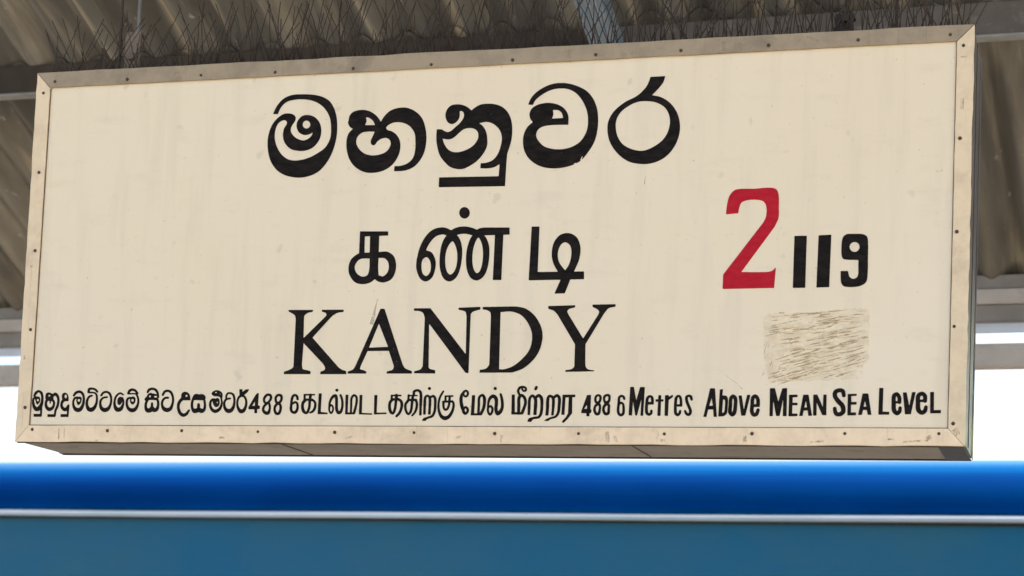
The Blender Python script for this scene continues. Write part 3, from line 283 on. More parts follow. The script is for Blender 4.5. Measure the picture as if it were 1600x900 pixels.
('letter','black','-10285,1339 -28,-4 -31,-8 -25,-12 -21,-14 -15,-15 -14,-21 -25,-47 -2,-8 0,-7 6,-11 10,-9 13,-3 13,2 12,9 32,40 18,16 22,13 33,10 21,1 15,-2 21,-10 18,-13 19,-22 14,-27 11,-30 7,-34 1,-32 -5,-60 -9,-39 -15,-43 -23,-37 -14,-16 -15,-14 -11,-6 -9,-2 -29,2 -17,4 -18,7 -14,9 -9,8 -15,17 -14,22 -8,18 -7,23 -2,38 4,28 5,21 8,16 10,13 13,10 12,5 4,-2 2,-3 -4,-35 1,-22 6,-21 17,-40 11,-20 11,-13 7,-7 7,-4 7,-1 9,1 18,11 22,23 16,23 12,28 10,38 2,19 -1,16 -6,25 -8,15 -18,15 -10,5 -11,3 -14,1 -31,-6 -6,1 -15,9 -13,1 -54,-9 -18,-7 -12,-8 -12,-11 -13,-17 -16,-33 -6,-21 -3,-22 -3,-48 5,-45 13,-52 16,-38 18,-30 27,-30 27,-19 26,-11 35,-7 28,0 16,2 20,5 17,6 27,18 13,13 17,21 15,29 10,21 19,57 9,51 5,65 -2,54 -9,57 -16,48 -10,23 -15,24 -13,16 -17,15 -15,11 -19,10 -20,9 -19,5 -24,3|-10278,1115 13,1 16,-5 11,-8 8,-12 3,-13 -4,-12 -8,-12 -12,-6 -17,-2 -13,4 -12,8 -7,12 -3,13 3,14 10,12'),
('letter','black','-9964,1414 -21,-4 -20,-8 -13,-11 -10,-14 -7,-25 -4,-53 1,-11 5,-10 6,-6 7,-5 19,-7 104,1 43,-5 20,-5 14,-9 14,-17 10,-22 6,-25 4,-58 -2,-49 -6,-39 -12,-39 -15,-32 -18,-27 -23,-20 -14,-8 -20,-9 -22,-5 -19,2 -12,7 -14,15 -16,24 -13,30 -5,24 -3,45 4,28 5,21 10,25 13,24 10,12 16,14 16,6 32,10 12,6 6,8 2,8 -2,8 -5,9 -5,4 -7,4 -17,1 -52,-11 -16,-6 -14,-8 -24,-22 -19,-27 -14,-28 -14,-40 -6,-26 -3,-29 0,-49 7,-38 8,-32 10,-33 11,-25 13,-20 11,-12 9,-8 16,-11 19,-9 22,-7 19,-4 25,-1 24,2 19,6 22,10 17,12 20,20 14,17 17,26 12,24 8,19 9,34 13,67 4,60 -4,75 -6,41 -9,28 -19,28 -25,24 -13,9 -17,8 -18,6 -19,4 -53,6 -56,-1 -3,3 -1,5 2,30 3,5 6,3 28,4 38,-2 31,-7 17,-7 13,-7 17,-14 35,-34 8,-5 9,-3 13,1 11,6 8,9 2,12 -3,8 -4,7 -39,42 -21,17 -25,14 -33,11 -37,8 -29,2'),
('letter','black','-9523,1325 -25,-4 -25,-7 -25,-11 -17,-12 -19,-22 -30,-49 -4,-10 1,-12 7,-10 10,-7 13,-2 11,3 11,9 29,42 13,15 24,13 26,7 23,3 19,-3 22,-9 22,-15 18,-22 17,-30 13,-36 8,-38 2,-31 -4,-58 -6,-28 -11,-30 -13,-22 -11,-16 -16,-18 -12,-10 -14,-8 -17,-7 -14,-3 -20,-2 -15,2 -20,6 -13,6 -10,8 -11,12 -10,16 -17,40 -8,31 -1,20 5,31 5,15 7,11 11,16 9,9 12,9 10,5 34,11 22,2 36,1 9,2 7,4 5,6 3,7 -1,15 -4,6 -6,6 -7,4 -8,2 -37,-3 -40,-7 -44,-14 -18,-8 -13,-9 -27,-27 -13,-18 -9,-15 -11,-33 -4,-38 3,-53 9,-48 11,-33 16,-30 25,-28 15,-13 21,-14 20,-11 17,-6 35,-6 25,2 21,4 20,7 26,13 16,11 20,18 24,33 10,20 9,26 19,70 7,57 2,71 -8,53 -15,48 -16,35 -12,18 -13,15 -12,12 -15,10 -21,12 -16,7 -21,6 -18,4'),
('letter','black','-9111,1287 -17,-3 -19,-6 -30,-16 -30,-26 -27,-29 -19,-32 -14,-34 -10,-42 -6,-48 -2,-31 1,-51 14,-70 15,-41 18,-30 11,-12 10,-9 14,-9 15,-6 16,-6 17,-3 38,0 14,2 16,5 19,8 14,8 12,9 17,17 17,24 14,33 10,41 7,48 1,38 -2,33 -3,18 -11,32 -23,48 -8,9 -10,6 -20,3 -24,8 -20,2 -19,-4 -21,-12 -15,-14 -10,-15 -9,-24 -5,-27 -1,-21 3,-33 8,-30 12,-20 10,-8 12,-7 9,-3 9,0 9,3 12,6 22,19 18,23 15,36 2,3 1,0 3,-13 -2,-26 -7,-28 -11,-26 -18,-27 -21,-20 -23,-8 -30,-4 -15,4 -13,11 -22,27 -12,24 -7,21 -6,31 -2,37 3,39 8,34 9,27 11,20 13,19 14,15 20,19 18,10 17,6 13,0 9,-2 47,-27 13,-5 9,0 7,3 6,5 3,6 0,10 -6,10 -43,30 -19,10 -13,5 -16,4'),
('letter','black','-8794,1388 -28,-8 -21,-9 -21,-14 -15,-14 -11,-16 -8,-18 -13,-43 0,-9 2,-8 5,-8 6,-6 9,-4 9,-2 20,-1 77,5 49,0 49,-4 7,-2 4,-3 39,-65 9,-22 7,-32 3,-29 0,-40 -4,-29 -9,-34 -14,-31 -25,-34 -12,-12 -16,-11 -10,-5 -12,-3 -23,-1 -25,2 -25,5 -17,6 -13,8 -12,11 -12,15 -10,17 -11,25 -6,20 -6,33 1,27 3,24 7,18 8,13 10,7 23,7 5,0 3,-2 -4,-41 2,-15 7,-20 10,-19 12,-17 18,-16 13,-9 9,-3 11,-1 11,2 10,5 23,17 9,11 8,15 12,35 3,26 -1,28 -5,22 -9,16 -14,15 -25,14 -20,5 -15,-2 -26,-12 -48,1 -38,-6 -23,-9 -19,-13 -10,-12 -8,-15 -7,-18 -5,-20 -5,-43 3,-48 8,-41 15,-44 22,-42 17,-21 23,-23 22,-16 23,-12 33,-12 14,-3 18,-2 24,2 23,5 19,6 17,8 25,19 19,21 13,18 13,25 13,33 9,25 7,34 7,53 0,25 -2,34 -7,41 -11,38 -10,22 -28,46 2,6 13,17 4,8 0,13 -7,12 -30,38 -17,18 -20,18 -17,10 -26,12 -27,8 -24,4|-8774,1320 13,0 18,-3 17,-6 15,-6 24,-17 12,-13 2,-3 -1,-3 -7,-2 -72,3 -27,-2 -54,1 -2,3 1,7 7,13 8,8 22,13|-8758,1114 13,0 13,-5 11,-10 7,-13 0,-15 -6,-13 -10,-9 -13,-4 -12,0 -14,6 -10,10 -5,12 0,14 4,12 10,10'),
('letter','black','-8236,1406 -30,-4 -23,-7 -21,-9 -18,-15 -18,-24 -22,-46 -1,-8 1,-8 6,-13 10,-7 9,-4 11,0 8,3 13,10 10,22 21,26 8,7 14,6 19,5 18,2 21,0 20,-4 16,-4 16,-7 10,-7 14,-15 25,-33 12,-21 4,-10 -4,-4 -12,1 -24,4 -38,13 -21,-2 -9,1 -16,5 -21,9 -10,3 -29,-2 -30,-8 -14,-7 -12,-11 -9,-13 -15,-31 -10,-18 -45,-44 -11,-17 -2,-15 4,-16 7,-12 14,-11 3,-5 -17,-54 -5,-53 0,-41 4,-31 8,-32 8,-21 8,-15 10,-15 12,-13 11,-8 17,-9 14,-5 16,-3 34,0 22,3 21,6 33,15 8,3 11,-1 35,-12 21,-3 23,3 25,9 15,9 17,15 13,14 9,15 8,17 5,16 7,43 3,57 -3,39 -6,35 -6,21 -19,41 -5,8 -12,10 -2,4 2,3 15,2 9,4 7,9 3,9 -6,43 -11,59 -10,36 -19,30 -18,23 -22,22 -21,14 -26,11 -30,9 -35,5|-8272,1205 11,0 9,-5 8,-8 3,-8 1,-10 -4,-10 -7,-6 -9,-4 -11,1 -9,3 -7,8 -5,9 0,11 3,8 8,8|-8125,1193 25,0 18,-6 7,-5 5,-7 1,-6 -2,-7 -11,-10 -17,-5 -23,1 -18,6 -7,5 -5,6 -1,6 1,5 3,6 7,5|-8231,1087 63,0 59,-7 23,-1 5,-2 3,-4 8,-20 5,-19 3,-25 2,-42 -5,-29 -9,-27 -13,-23 -12,-12 -7,-1 -10,5 -40,36 -3,7 -15,88 -4,7 -6,6 -8,4 -9,2 -7,-1 -8,-4 -6,-5 -4,-7 -2,-15 -3,-75 -4,-10 -31,-28 -18,-11 -11,-1 -9,2 -11,5 -6,7 -6,12 -7,25 -3,46 3,28 10,26 16,30 8,22 3,4 20,4'),
('letter','black','-7808,1353 -29,-6 -24,-9 -20,-13 -14,-11 -20,-30 -24,-51 -4,-13 1,-10 8,-11 13,-9 12,-1 14,4 6,4 6,8 24,47 13,19 15,11 21,7 23,3 27,-5 25,-12 19,-15 13,-15 12,-17 20,-39 12,-35 8,-46 0,-46 -3,-34 -8,-35 -13,-35 -20,-40 -9,-11 -10,-9 -12,-7 -14,-4 -16,-2 -21,-1 -16,2 -18,4 -13,5 -13,8 -10,9 -16,16 -12,17 -8,15 -7,24 -1,23 4,27 10,27 10,15 14,17 11,9 14,8 21,5 48,1 9,2 7,5 5,6 3,7 0,8 -2,8 -4,7 -7,6 -14,6 -41,2 -32,-4 -16,-4 -17,-8 -25,-18 -23,-24 -23,-38 -11,-32 -3,-22 -1,-23 2,-28 13,-62 15,-41 15,-26 21,-23 31,-22 36,-16 24,-6 14,-1 23,0 21,3 21,7 21,9 32,21 19,18 9,13 11,20 6,16 16,62 13,71 3,49 -3,55 -6,35 -7,29 -10,30 -13,29 -12,23 -15,23 -24,26 -19,13 -22,11 -23,9 -27,6 -18,1'),
('letter','black','-7317,1296 -22,-6 -23,-10 -18,-13 -11,-15 -7,-19 -4,-25 1,-38 3,-16 -1,-7 -4,-6 -34,-33 -15,-18 -15,-23 -16,-29 -11,-26 -7,-26 -4,-25 -1,-39 1,-18 6,-36 14,-52 22,-53 19,-29 14,-17 18,-18 34,-25 20,-10 15,-5 16,-4 18,-1 24,2 26,9 26,13 27,20 11,11 10,13 46,87 4,13 -3,11 -9,10 -13,4 -14,-2 -9,-7 -36,-35 -28,-34 -11,-11 -13,-7 -15,-6 -14,-3 -11,0 -11,2 -17,8 -15,10 -13,9 -10,12 -11,16 -20,41 -11,33 -6,29 -2,36 3,24 5,21 13,26 16,25 19,18 25,20 9,4 185,0 9,2 3,5 0,18 -4,30 -12,55 -12,31 -16,23 -10,12 -19,16 -27,16 -22,8 -19,4|-7264,1217 10,1 13,-4 7,-6 6,-12 1,-11 -4,-10 -7,-8 -11,-4 -11,0 -10,5 -8,7 -4,10 -1,10 3,10 6,8'),
('letter','black','-6993,1242 -23,-5 -17,-7 -10,-6 -13,-13 -9,-13 -10,-19 -30,-72 -19,-85 -3,-25 -1,-22 3,-48 3,-23 7,-29 11,-31 17,-38 18,-24 10,-11 13,-10 11,-7 11,-4 21,-3 24,3 47,12 30,10 8,2 11,-2 32,-15 17,-5 22,-2 18,2 17,7 15,9 14,12 15,17 12,18 9,17 10,36 3,47 -4,61 -18,96 -5,10 -10,11 -1,3 9,20 4,16 -1,20 -5,16 -13,23 -19,19 -21,13 -26,10 -22,4 -16,1 -43,-9 -18,-1 -13,3 -40,11|-6998,1082 58,1 90,-7 39,0 18,1 7,-2 1,-3 14,-77 3,-29 1,-34 -2,-33 -4,-21 -7,-13 -6,-3 -7,-1 -21,4 -26,10 -21,11 -3,5 -2,13 -6,65 -4,13 -6,10 -7,7 -11,5 -11,2 -12,-2 -10,-5 -7,-7 -5,-9 -2,-12 1,-80 -3,-8 -23,-13 -24,-6 -8,0 -14,3 -10,3 -7,5 -6,12 -9,26 -8,48 0,36 4,29 8,43 3,7 10,3'),
('letter','black','-6451,1333 -21,-4 -24,-8 -22,-10 -15,-11 -20,-19 -11,-15 -5,-14 1,-13 7,-13 13,-15 22,-15 22,-11 23,-6 21,-2 40,0 46,-7 26,-7 10,-4 5,-5 4,-9 3,-19 7,-13 8,-29 7,-31 2,-18 -2,-34 -5,-26 -7,-26 -9,-21 -23,-35 -16,-17 -11,-9 -19,-11 -18,-7 -21,-6 -17,-2 -12,3 -15,6 -17,10 -15,11 -13,14 -13,19 -15,30 -9,34 -1,22 1,16 3,14 6,15 8,13 7,5 3,-2 2,-3 10,-41 11,-27 12,-25 9,-14 8,-10 21,-17 13,-7 14,-4 10,-1 13,2 15,5 17,8 12,9 10,11 13,25 7,29 2,44 -5,32 -8,28 -9,15 -9,9 -9,7 -13,8 -10,4 -11,0 -10,-2 -34,-21 -5,1 -17,10 -12,2 -51,-3 -15,-5 -14,-7 -12,-9 -15,-17 -10,-14 -9,-18 -6,-15 -4,-16 -4,-39 2,-26 3,-20 9,-36 16,-39 21,-34 16,-19 15,-14 31,-24 32,-15 14,-4 18,-3 23,2 17,4 19,6 20,10 41,27 30,30 11,16 12,21 17,46 7,37 3,52 -1,23 -4,26 -20,67 9,47 2,29 -3,34 -5,17 -6,13 -14,17 -15,17 -21,14 -19,11 -29,10 -25,5 -17,2|-6454,1287 14,-1 11,-4 6,-6 -1,-8 -7,-6 -13,-3 -14,1 -11,5 -6,6 2,8 7,5|-6336,1240 7,1 7,-3 3,-8 -4,-6 -8,-2 -7,4 -2,7|-6406,1040 6,1 7,-2 5,-6 4,-8 1,-8 -2,-8 -5,-7 -6,-2 -5,0 -6,2 -5,6 -3,7 -1,7 2,8 4,7'),
('letter','black','-6103,1283 -27,-7 -20,-13 -17,-19 -14,-22 -5,-17 -3,-17 0,-52 3,-20 -20,-23 -13,-18 -9,-17 -9,-26 -4,-33 3,-53 8,-44 10,-34 18,-35 24,-32 14,-15 17,-12 25,-14 14,-5 16,-3 31,-1 19,3 23,6 15,6 19,11 16,16 13,14 10,17 12,21 12,29 7,23 9,48 4,73 -2,59 -6,48 -14,54 -13,32 -10,17 -10,11 -15,13 -14,9 -20,10 -18,6 -35,7|-6094,1234 29,1 21,-5 24,-12 10,-7 8,-8 11,-18 10,-26 12,-51 4,-33 0,-36 -6,-57 -7,-33 -9,-25 -16,-25 -23,-25 -20,-13 -10,-3 -11,-1 -19,1 -20,6 -23,13 -15,13 -11,16 -12,26 -8,30 -3,24 1,28 6,22 11,19 19,20 12,8 26,9 54,7 10,6 6,9 1,10 -3,10 -8,8 -10,5 -16,0 -59,-10 -5,1 -3,2 -1,8 0,31 2,13 4,11 8,14 8,8 10,7'),
('letter','black','-5759,1358 -47,-3 -6,-2 -4,-5 1,-31 7,-69 2,-42 -2,-5 -18,-15 -15,-16 -15,-23 -9,-22 -9,-33 -5,-27 -3,-38 0,-32 7,-60 9,-41 15,-42 21,-42 20,-28 25,-22 15,-8 12,-5 14,-3 16,-1 26,3 22,8 18,10 20,16 14,17 14,24 9,21 11,31 11,52 5,55 0,37 -8,49 -8,27 -10,25 -21,38 -19,25 -28,24 -2,5 9,10 55,42 20,19 14,21 18,39 4,10 -3,5 -8,2 -67,-6 -10,-3 -10,-5 -67,-49 -8,-3 -4,4 0,41 -2,16 -2,3 -5,2|-5737,1162 17,-1 19,-8 13,-10 13,-16 16,-28 10,-27 4,-19 4,-34 -2,-36 -5,-30 -7,-26 -11,-25 -19,-32 -15,-16 -10,-5 -17,-1 -18,4 -19,11 -19,20 -15,22 -13,26 -7,22 -5,26 -3,37 2,31 6,31 7,23 11,22 10,13 15,11 19,10'),
('digit','black','-5321,1256 -9,-5 -41,-45 -169,-295 -4,-11 2,-47 3,-6 4,-3 7,-1 112,4 24,0 6,-2 4,-8 4,-78 3,-7 7,-3 54,0 9,2 3,3 0,7 -4,76 1,8 3,2 5,2 51,9 5,4 2,5 1,59 -2,6 -8,5 -34,10 -5,3 -1,5 4,292 -2,6 -6,3|-5385,1036 4,0 2,-8 5,-78 -1,-8 -3,-3 -7,-2 -48,-3 -7,0 -3,3 2,7 42,70'),
('digit','black','-5044,1246 -15,-3 -17,-6 -17,-9 -16,-13 -18,-19 -16,-21 -7,-13 -8,-17 -6,-21 -2,-25 2,-32 4,-21 6,-16 7,-11 11,-13 18,-17 2,-4 -2,-5 -25,-26 -19,-32 -10,-26 -6,-21 -3,-36 5,-27 9,-21 15,-23 23,-25 24,-18 18,-9 28,-9 24,-2 17,1 12,3 13,5 10,6 12,11 6,8 9,16 5,17 9,41 4,44 1,23 -2,48 -6,26 -6,18 -8,17 -13,23 -2,5 3,6 26,34 14,24 12,32 4,26 -1,23 -7,23 -13,24 -14,15 -17,12 -20,7 -22,4|-5030,1183 12,0 14,-2 7,-4 5,-5 6,-12 3,-11 0,-11 -2,-14 -7,-18 -7,-15 -11,-16 -13,-15 -15,-13 -13,-10 -12,-5 -9,-1 -9,5 -8,7 -6,6 -4,8 -3,13 -1,18 3,22 9,20 23,31 18,16 8,4|-5024,973 5,0 4,-5 11,-32 5,-32 1,-24 -1,-17 -7,-29 -12,-24 -13,-15 -7,-3 -9,1 -12,3 -13,6 -17,12 -11,10 -9,14 -1,21 4,18 5,17 13,24 18,20'),
('digit','black','-4752,1238 -17,-3 -15,-5 -15,-7 -13,-10 -11,-11 -14,-18 -10,-16 -6,-14 -4,-20 1,-24 8,-56 11,-29 8,-13 12,-13 1,-3 -2,-5 -23,-29 -16,-28 -10,-32 -3,-34 1,-29 8,-37 12,-35 13,-24 14,-18 16,-13 19,-7 26,-5 17,0 19,3 14,5 13,8 13,12 9,11 11,21 7,20 10,37 6,30 2,20 0,32 -5,29 -9,24 -13,24 -15,21 -1,5 3,5 22,25 16,28 9,32 3,32 -1,23 -7,32 -11,23 -12,14 -18,12 -21,7 -21,3|-4750,1174 14,1 13,-2 9,-3 5,-4 6,-9 4,-13 2,-26 -3,-17 -4,-14 -13,-20 -13,-14 -12,-7 -9,-4 -11,0 -14,5 -6,8 -7,34 -3,34 4,16 13,20 12,11|-4744,957 9,1 5,-2 6,-8 6,-12 6,-28 2,-37 -3,-27 -5,-18 -12,-33 -12,-19 -7,-3 -10,-1 -9,2 -7,5 -8,10 -7,14 -8,19 -6,21 -2,29 5,27 13,23 14,16 11,10 9,6'),
('digit','black','-4317,1234 -17,-3 -15,-4 -15,-8 -15,-10 -18,-20 -13,-29 -7,-32 -8,-59 -11,-150 -2,-42 4,-32 8,-29 12,-24 14,-21 16,-16 19,-12 23,-8 28,-5 25,0 24,7 18,12 20,22 17,31 11,30 5,27 3,45 -2,26 -3,19 -9,36 -5,13 -10,16 -8,9 -10,9 -14,10 -16,7 -16,4 -13,2 -12,-2 -15,-5 -30,-18 -4,0 -1,2 -1,10 5,42 10,50 5,13 6,11 9,9 11,6 7,1 7,-3 9,-7 8,-10 7,-15 12,-47 4,-8 7,-6 14,-7 16,1 8,4 5,4 4,6 3,8 0,11 -10,52 -9,21 -11,16 -18,17 -23,14 -23,8|-4296,996 10,-2 11,-7 7,-10 4,-12 5,-20 2,-29 -2,-37 -4,-20 -6,-17 -15,-24 -11,-11 -7,-4 -9,-2 -14,2 -11,3 -9,8 -7,14 -8,20 -3,20 -2,38 1,47 2,5 3,2 17,6 36,26'),
('letter','black','-3901,1243 -28,-10 -141,0 -9,-2 -3,-5 4,-118 -5,-14 -2,-18 -29,-38 -8,-15 -7,-21 -5,-30 -2,-26 3,-56 5,-31 10,-32 12,-27 12,-21 16,-19 16,-13 26,-15 23,-8 12,-2 15,0 22,7 13,7 30,22 15,15 -1,29 16,41 6,21 4,21 4,45 4,106 1,11 3,5 9,-1 36,-14 10,-8 10,-12 9,-18 5,-23 2,-19 -2,-22 -2,-21 -5,-23 -6,-17 -11,-22 -13,-19 -17,-21 -48,-30 -11,-9 -2,-4 2,-11 5,-11 6,-5 7,-3 7,-1 9,2 51,17 12,6 12,9 22,23 18,27 13,26 12,40 5,37 0,42 -7,38 -7,18 -8,17 -12,16 -13,15 -16,11 -22,10 -11,14 -6,5 -12,5 -22,2 -4,2 -1,4 5,55 3,10 8,3 58,0 9,1 3,3 2,5 -1,25 -3,4 -7,2 -78,1 -21,8|-4016,1192 69,0 9,-2 2,-3 1,-7 -4,-53 -3,-7 -8,-3 -51,0 -9,1 -5,2 -3,4 -2,10 -2,48 1,6|-3989,1058 37,1 5,-2 3,-4 0,-109 -3,-45 -7,-33 -28,-69 -6,-7 -6,-2 -10,6 -14,15 -16,28 -8,17 -11,34 -6,52 3,37 8,20 50,56'),
('letter','black','-3630,1246 -42,-3 -5,-2 -2,-6 -4,-488 1,-16 4,-6 10,-2 241,1 6,5 1,13 -2,15 -3,4 -4,2 -162,17 -7,1 -4,4 -1,24 4,428 -2,6 -5,3'),
('letter','black','-3217,1359 -15,-7 -10,-12 -4,-14 3,-15 10,-14 15,-9 15,-3 17,3 13,8 8,12 3,13 -3,14 -7,11 -14,10 -14,4|-3104,1228 -12,-3 -8,-5 -6,-10 -1,-11 3,-13 31,-67 13,-41 10,-60 4,-87 -5,-44 -9,-31 -9,-21 -9,-16 -9,-13 -7,-5 -5,0 -3,4 -10,18 -8,22 -6,28 -4,32 -10,198 -6,40 -5,21 -7,21 -8,14 -18,17 -10,5 -11,3 -12,1 -15,-1 -13,-3 -15,-5 -23,-12 -26,-24 -19,-24 -18,-30 -11,-25 -12,-34 -13,-61 -4,-62 0,-61 2,-35 6,-35 12,-31 12,-19 8,-11 12,-12 12,-8 12,-4 11,0 13,4 10,7 15,16 11,19 8,18 5,17 4,28 0,35 -4,25 -9,23 -13,20 -18,19 -21,13 -11,2 -15,1 -2,2 -1,5 3,22 10,32 10,23 13,26 11,17 13,15 20,17 16,8 4,0 3,-5 8,-46 4,-48 7,-168 3,-24 10,-38 10,-24 11,-21 18,-24 19,-16 19,-8 20,-1 12,2 15,4 23,12 18,17 13,20 7,16 9,27 6,29 6,43 3,40 0,34 -2,38 -3,30 -5,29 -9,35 -8,27 -11,27 -33,66 -11,9 -7,3|-3339,920 4,1 6,-1 15,-15 7,-12 4,-21 -1,-28 -5,-28 -11,-23 -5,-8 -5,-2 -3,1 -5,5 -11,18 -8,22 -3,17 5,53 7,11'),
('letter','black','-2756,1222 -11,-4 -17,-9 -24,-24 -10,-14 -9,-17 -6,-15 -4,-16 -5,-41 0,-29 5,-118 1,-148 -2,-16 -3,-2 -5,-1 -38,0 -6,2 -2,6 -2,413 -2,14 -4,6 -10,2 -49,0 -7,-2 -2,-4 -1,-54 11,-348 -1,-48 2,-29 2,-4 4,-3 10,-1 96,0 25,1 106,0 5,2 5,4 18,32 1,5 -1,14 24,97 18,102 5,41 2,37 -3,53 -5,27 -8,24 -8,16 -14,16 -23,18 -21,11 -18,5|-2743,1165 8,-1 14,-9 9,-9 6,-14 5,-25 2,-44 -1,-24 -8,-68 -13,-69 -12,-46 -22,-82 -5,-5 -10,-1 -5,1 -3,4 -2,14 0,161 -4,84 1,50 4,28 6,20 15,23 9,8'),
('letter','black','-2593,1204 -5,-3 -2,-8 4,-443 1,-22 2,-7 4,-3 5,-1 57,-1 238,-4 22,-1 10,0 5,2 4,7 -1,17 -4,7 -7,2 -242,10 -12,2 -4,3 -2,6 -1,27 -5,402 -3,5 -7,3'),
('letter','black','-2207,1200 -5,-3 -2,-5 0,-51 5,-127 -1,-18 6,-198 0,-19 2,-51 3,-8 6,-4 13,0 283,11 13,1 5,3 3,6 -1,21 -2,5 -7,3 -78,1 -22,-2 -131,-1 -10,0 -4,3 -2,37 -1,362 -1,24 -3,7 -7,3'),
('letter','black','-1649,1232 -15,-5 -14,-15 -7,-4 -91,0 -7,-1 -3,-3 -3,-16 2,-52 -1,-37 -4,-10 -32,-45 -12,-30 -5,-27 -4,-29 0,-20 2,-50 7,-44 10,-33 15,-32 9,-14 11,-15 9,-9 14,-10 27,-13 14,-4 11,-1 12,2 10,4 9,6 14,14 25,38 4,10 1,22 12,35 6,33 9,125 6,56 5,3 7,-1 29,-13 16,-12 8,-11 7,-14 8,-30 3,-44 -4,-36 -7,-35 -7,-27 -10,-29 -12,-27 -17,-27 -47,-52 -9,-11 -4,-8 -1,-14 6,-13 12,-9 14,-3 8,2 8,4 51,47 25,30 21,34 19,42 17,59 7,31 5,34 1,20 -1,21 -7,35 -9,27 -13,25 -18,22 -11,11 -17,11 -17,9 -54,23 -6,5 1,22 1,4 4,3 11,1 62,0 8,2 3,4 1,6 -1,18 -3,6 -4,3 -6,1 -73,1 -5,2 -12,12 -9,7 -14,4|-1708,1169 14,-1 9,-4 4,-3 5,-18 -4,-17 -4,-4 -10,-2 -33,1 -2,2 -2,5 -2,33 4,3|-1714,1059 30,0 3,-4 1,-10 -3,-73 -8,-78 -7,-38 -15,-48 -2,-21 -4,-5 -3,1 -4,4 -10,16 -12,24 -7,21 -7,23 -4,28 -3,26 -2,27 3,31 3,15 5,9 11,16 27,32'),
('letter','black','-1118,1344 -29,-5 -25,-7 -22,-12 -15,-13 -9,-15 -6,-21 2,-54 -3,-5 -12,-9 -13,-2 -41,2 -5,2 -14,11 -13,3 -14,-3 -9,-7 -4,-7 -3,-10 0,-84 -1,-12 -10,-19 -32,-46 -16,-25 -9,-23 -6,-30 -3,-49 5,-41 14,-47 22,-51 20,-31 11,-11 12,-9 14,-8 13,-4 13,-1 12,2 11,5 25,16 11,18 20,23 6,10 2,20 11,35 5,28 3,35 2,51 10,96 3,6 8,1 15,-1 7,-5 16,-31 5,-30 2,-27 -1,-24 -5,-45 -5,-28 -10,-35 -19,-46 -12,-18 -43,-47 -5,-10 -2,-9 3,-9 8,-8 10,-4 11,1 13,9 44,41 21,25 16,27 14,32 12,34 9,35 5,47 1,24 -2,35 -7,41 -7,19 -13,25 -1,16 -3,8 -8,10 -12,7 -20,2 -34,-2 -6,2 -3,5 3,44 4,8 10,2 63,0 6,2 3,4 1,15 -2,5 -3,4 -7,2 -44,2 -5,2 -3,6 -2,43 3,12 5,5 9,5 30,8 15,0 12,-3 12,-7 12,-10 6,-10 5,-10 8,-41 4,-74 -2,-169 1,-19 5,-18 2,-219 2,-5 3,-2 14,-2 39,1 6,2 3,6 -5,182 0,37 4,21 0,170 -4,84 -7,47 -6,21 -11,22 -14,18 -16,14 -22,13 -26,10 -21,3|-1286,1167 31,0 5,-1 2,-4 -3,-22 1,-16 -2,-8 -7,-9 -11,-5 -12,1 -8,2 -5,7 -5,10 0,12 6,14 2,12 2,5|-1296,1045 25,0 5,-2 2,-4 1,-40 -3,-92 -3,-43 -6,-35 -21,-57 -6,-9 -6,-4 -7,3 -13,21 -16,35 -8,21 -7,26 -5,24 -2,42 4,26 7,19 13,17 31,35 10,14'),
('letter','black','-807,1395 -13,-7 -10,-11 -5,-14 1,-14 8,-14 11,-9 15,-6 16,1 15,6 9,11 5,15 -2,13 -7,14 -13,11 -13,4|-854,1207 -15,-4 -16,-8 -11,-9 -14,-14 -9,-12 -5,-11 -7,-32 -4,-52 0,-112 4,-66 1,-126 2,-34 2,-7 3,-4 6,-2 42,0 9,2 4,5 -5,194 5,28 0,38 -4,79 1,27 5,41 7,14 8,7 7,1 7,-3 6,-6 6,-8 10,-23 4,-30 3,-56 0,-63 3,-46 -6,-178 0,-14 2,-5 3,-3 7,-1 47,0 8,2 4,7 -1,173 1,23 5,18 0,39 -2,85 -7,52 1,5 2,3 28,16 6,2 5,-1 7,-5 10,-13 8,-26 5,-36 4,-80 0,-88 -5,-66 -8,-38 -12,-36 -13,-27 -16,-20 -11,-9 -18,-7 -54,-17 -48,-20 -45,-10 -17,-7 -10,-8 -9,-11 -19,-38 -3,-11 3,-4 5,-1 51,-2 33,1 6,5 14,23 21,13 38,17 55,14 20,6 17,8 11,8 16,15 10,12 21,36 18,48 7,30 5,34 4,58 -1,65 1,76 -2,45 -5,33 -5,19 -5,14 -9,16 -13,16 -17,15 -17,10 -16,6 -15,1 -21,-4 -15,-7 -30,-17 -5,1 -21,17 -18,9 -24,6'),
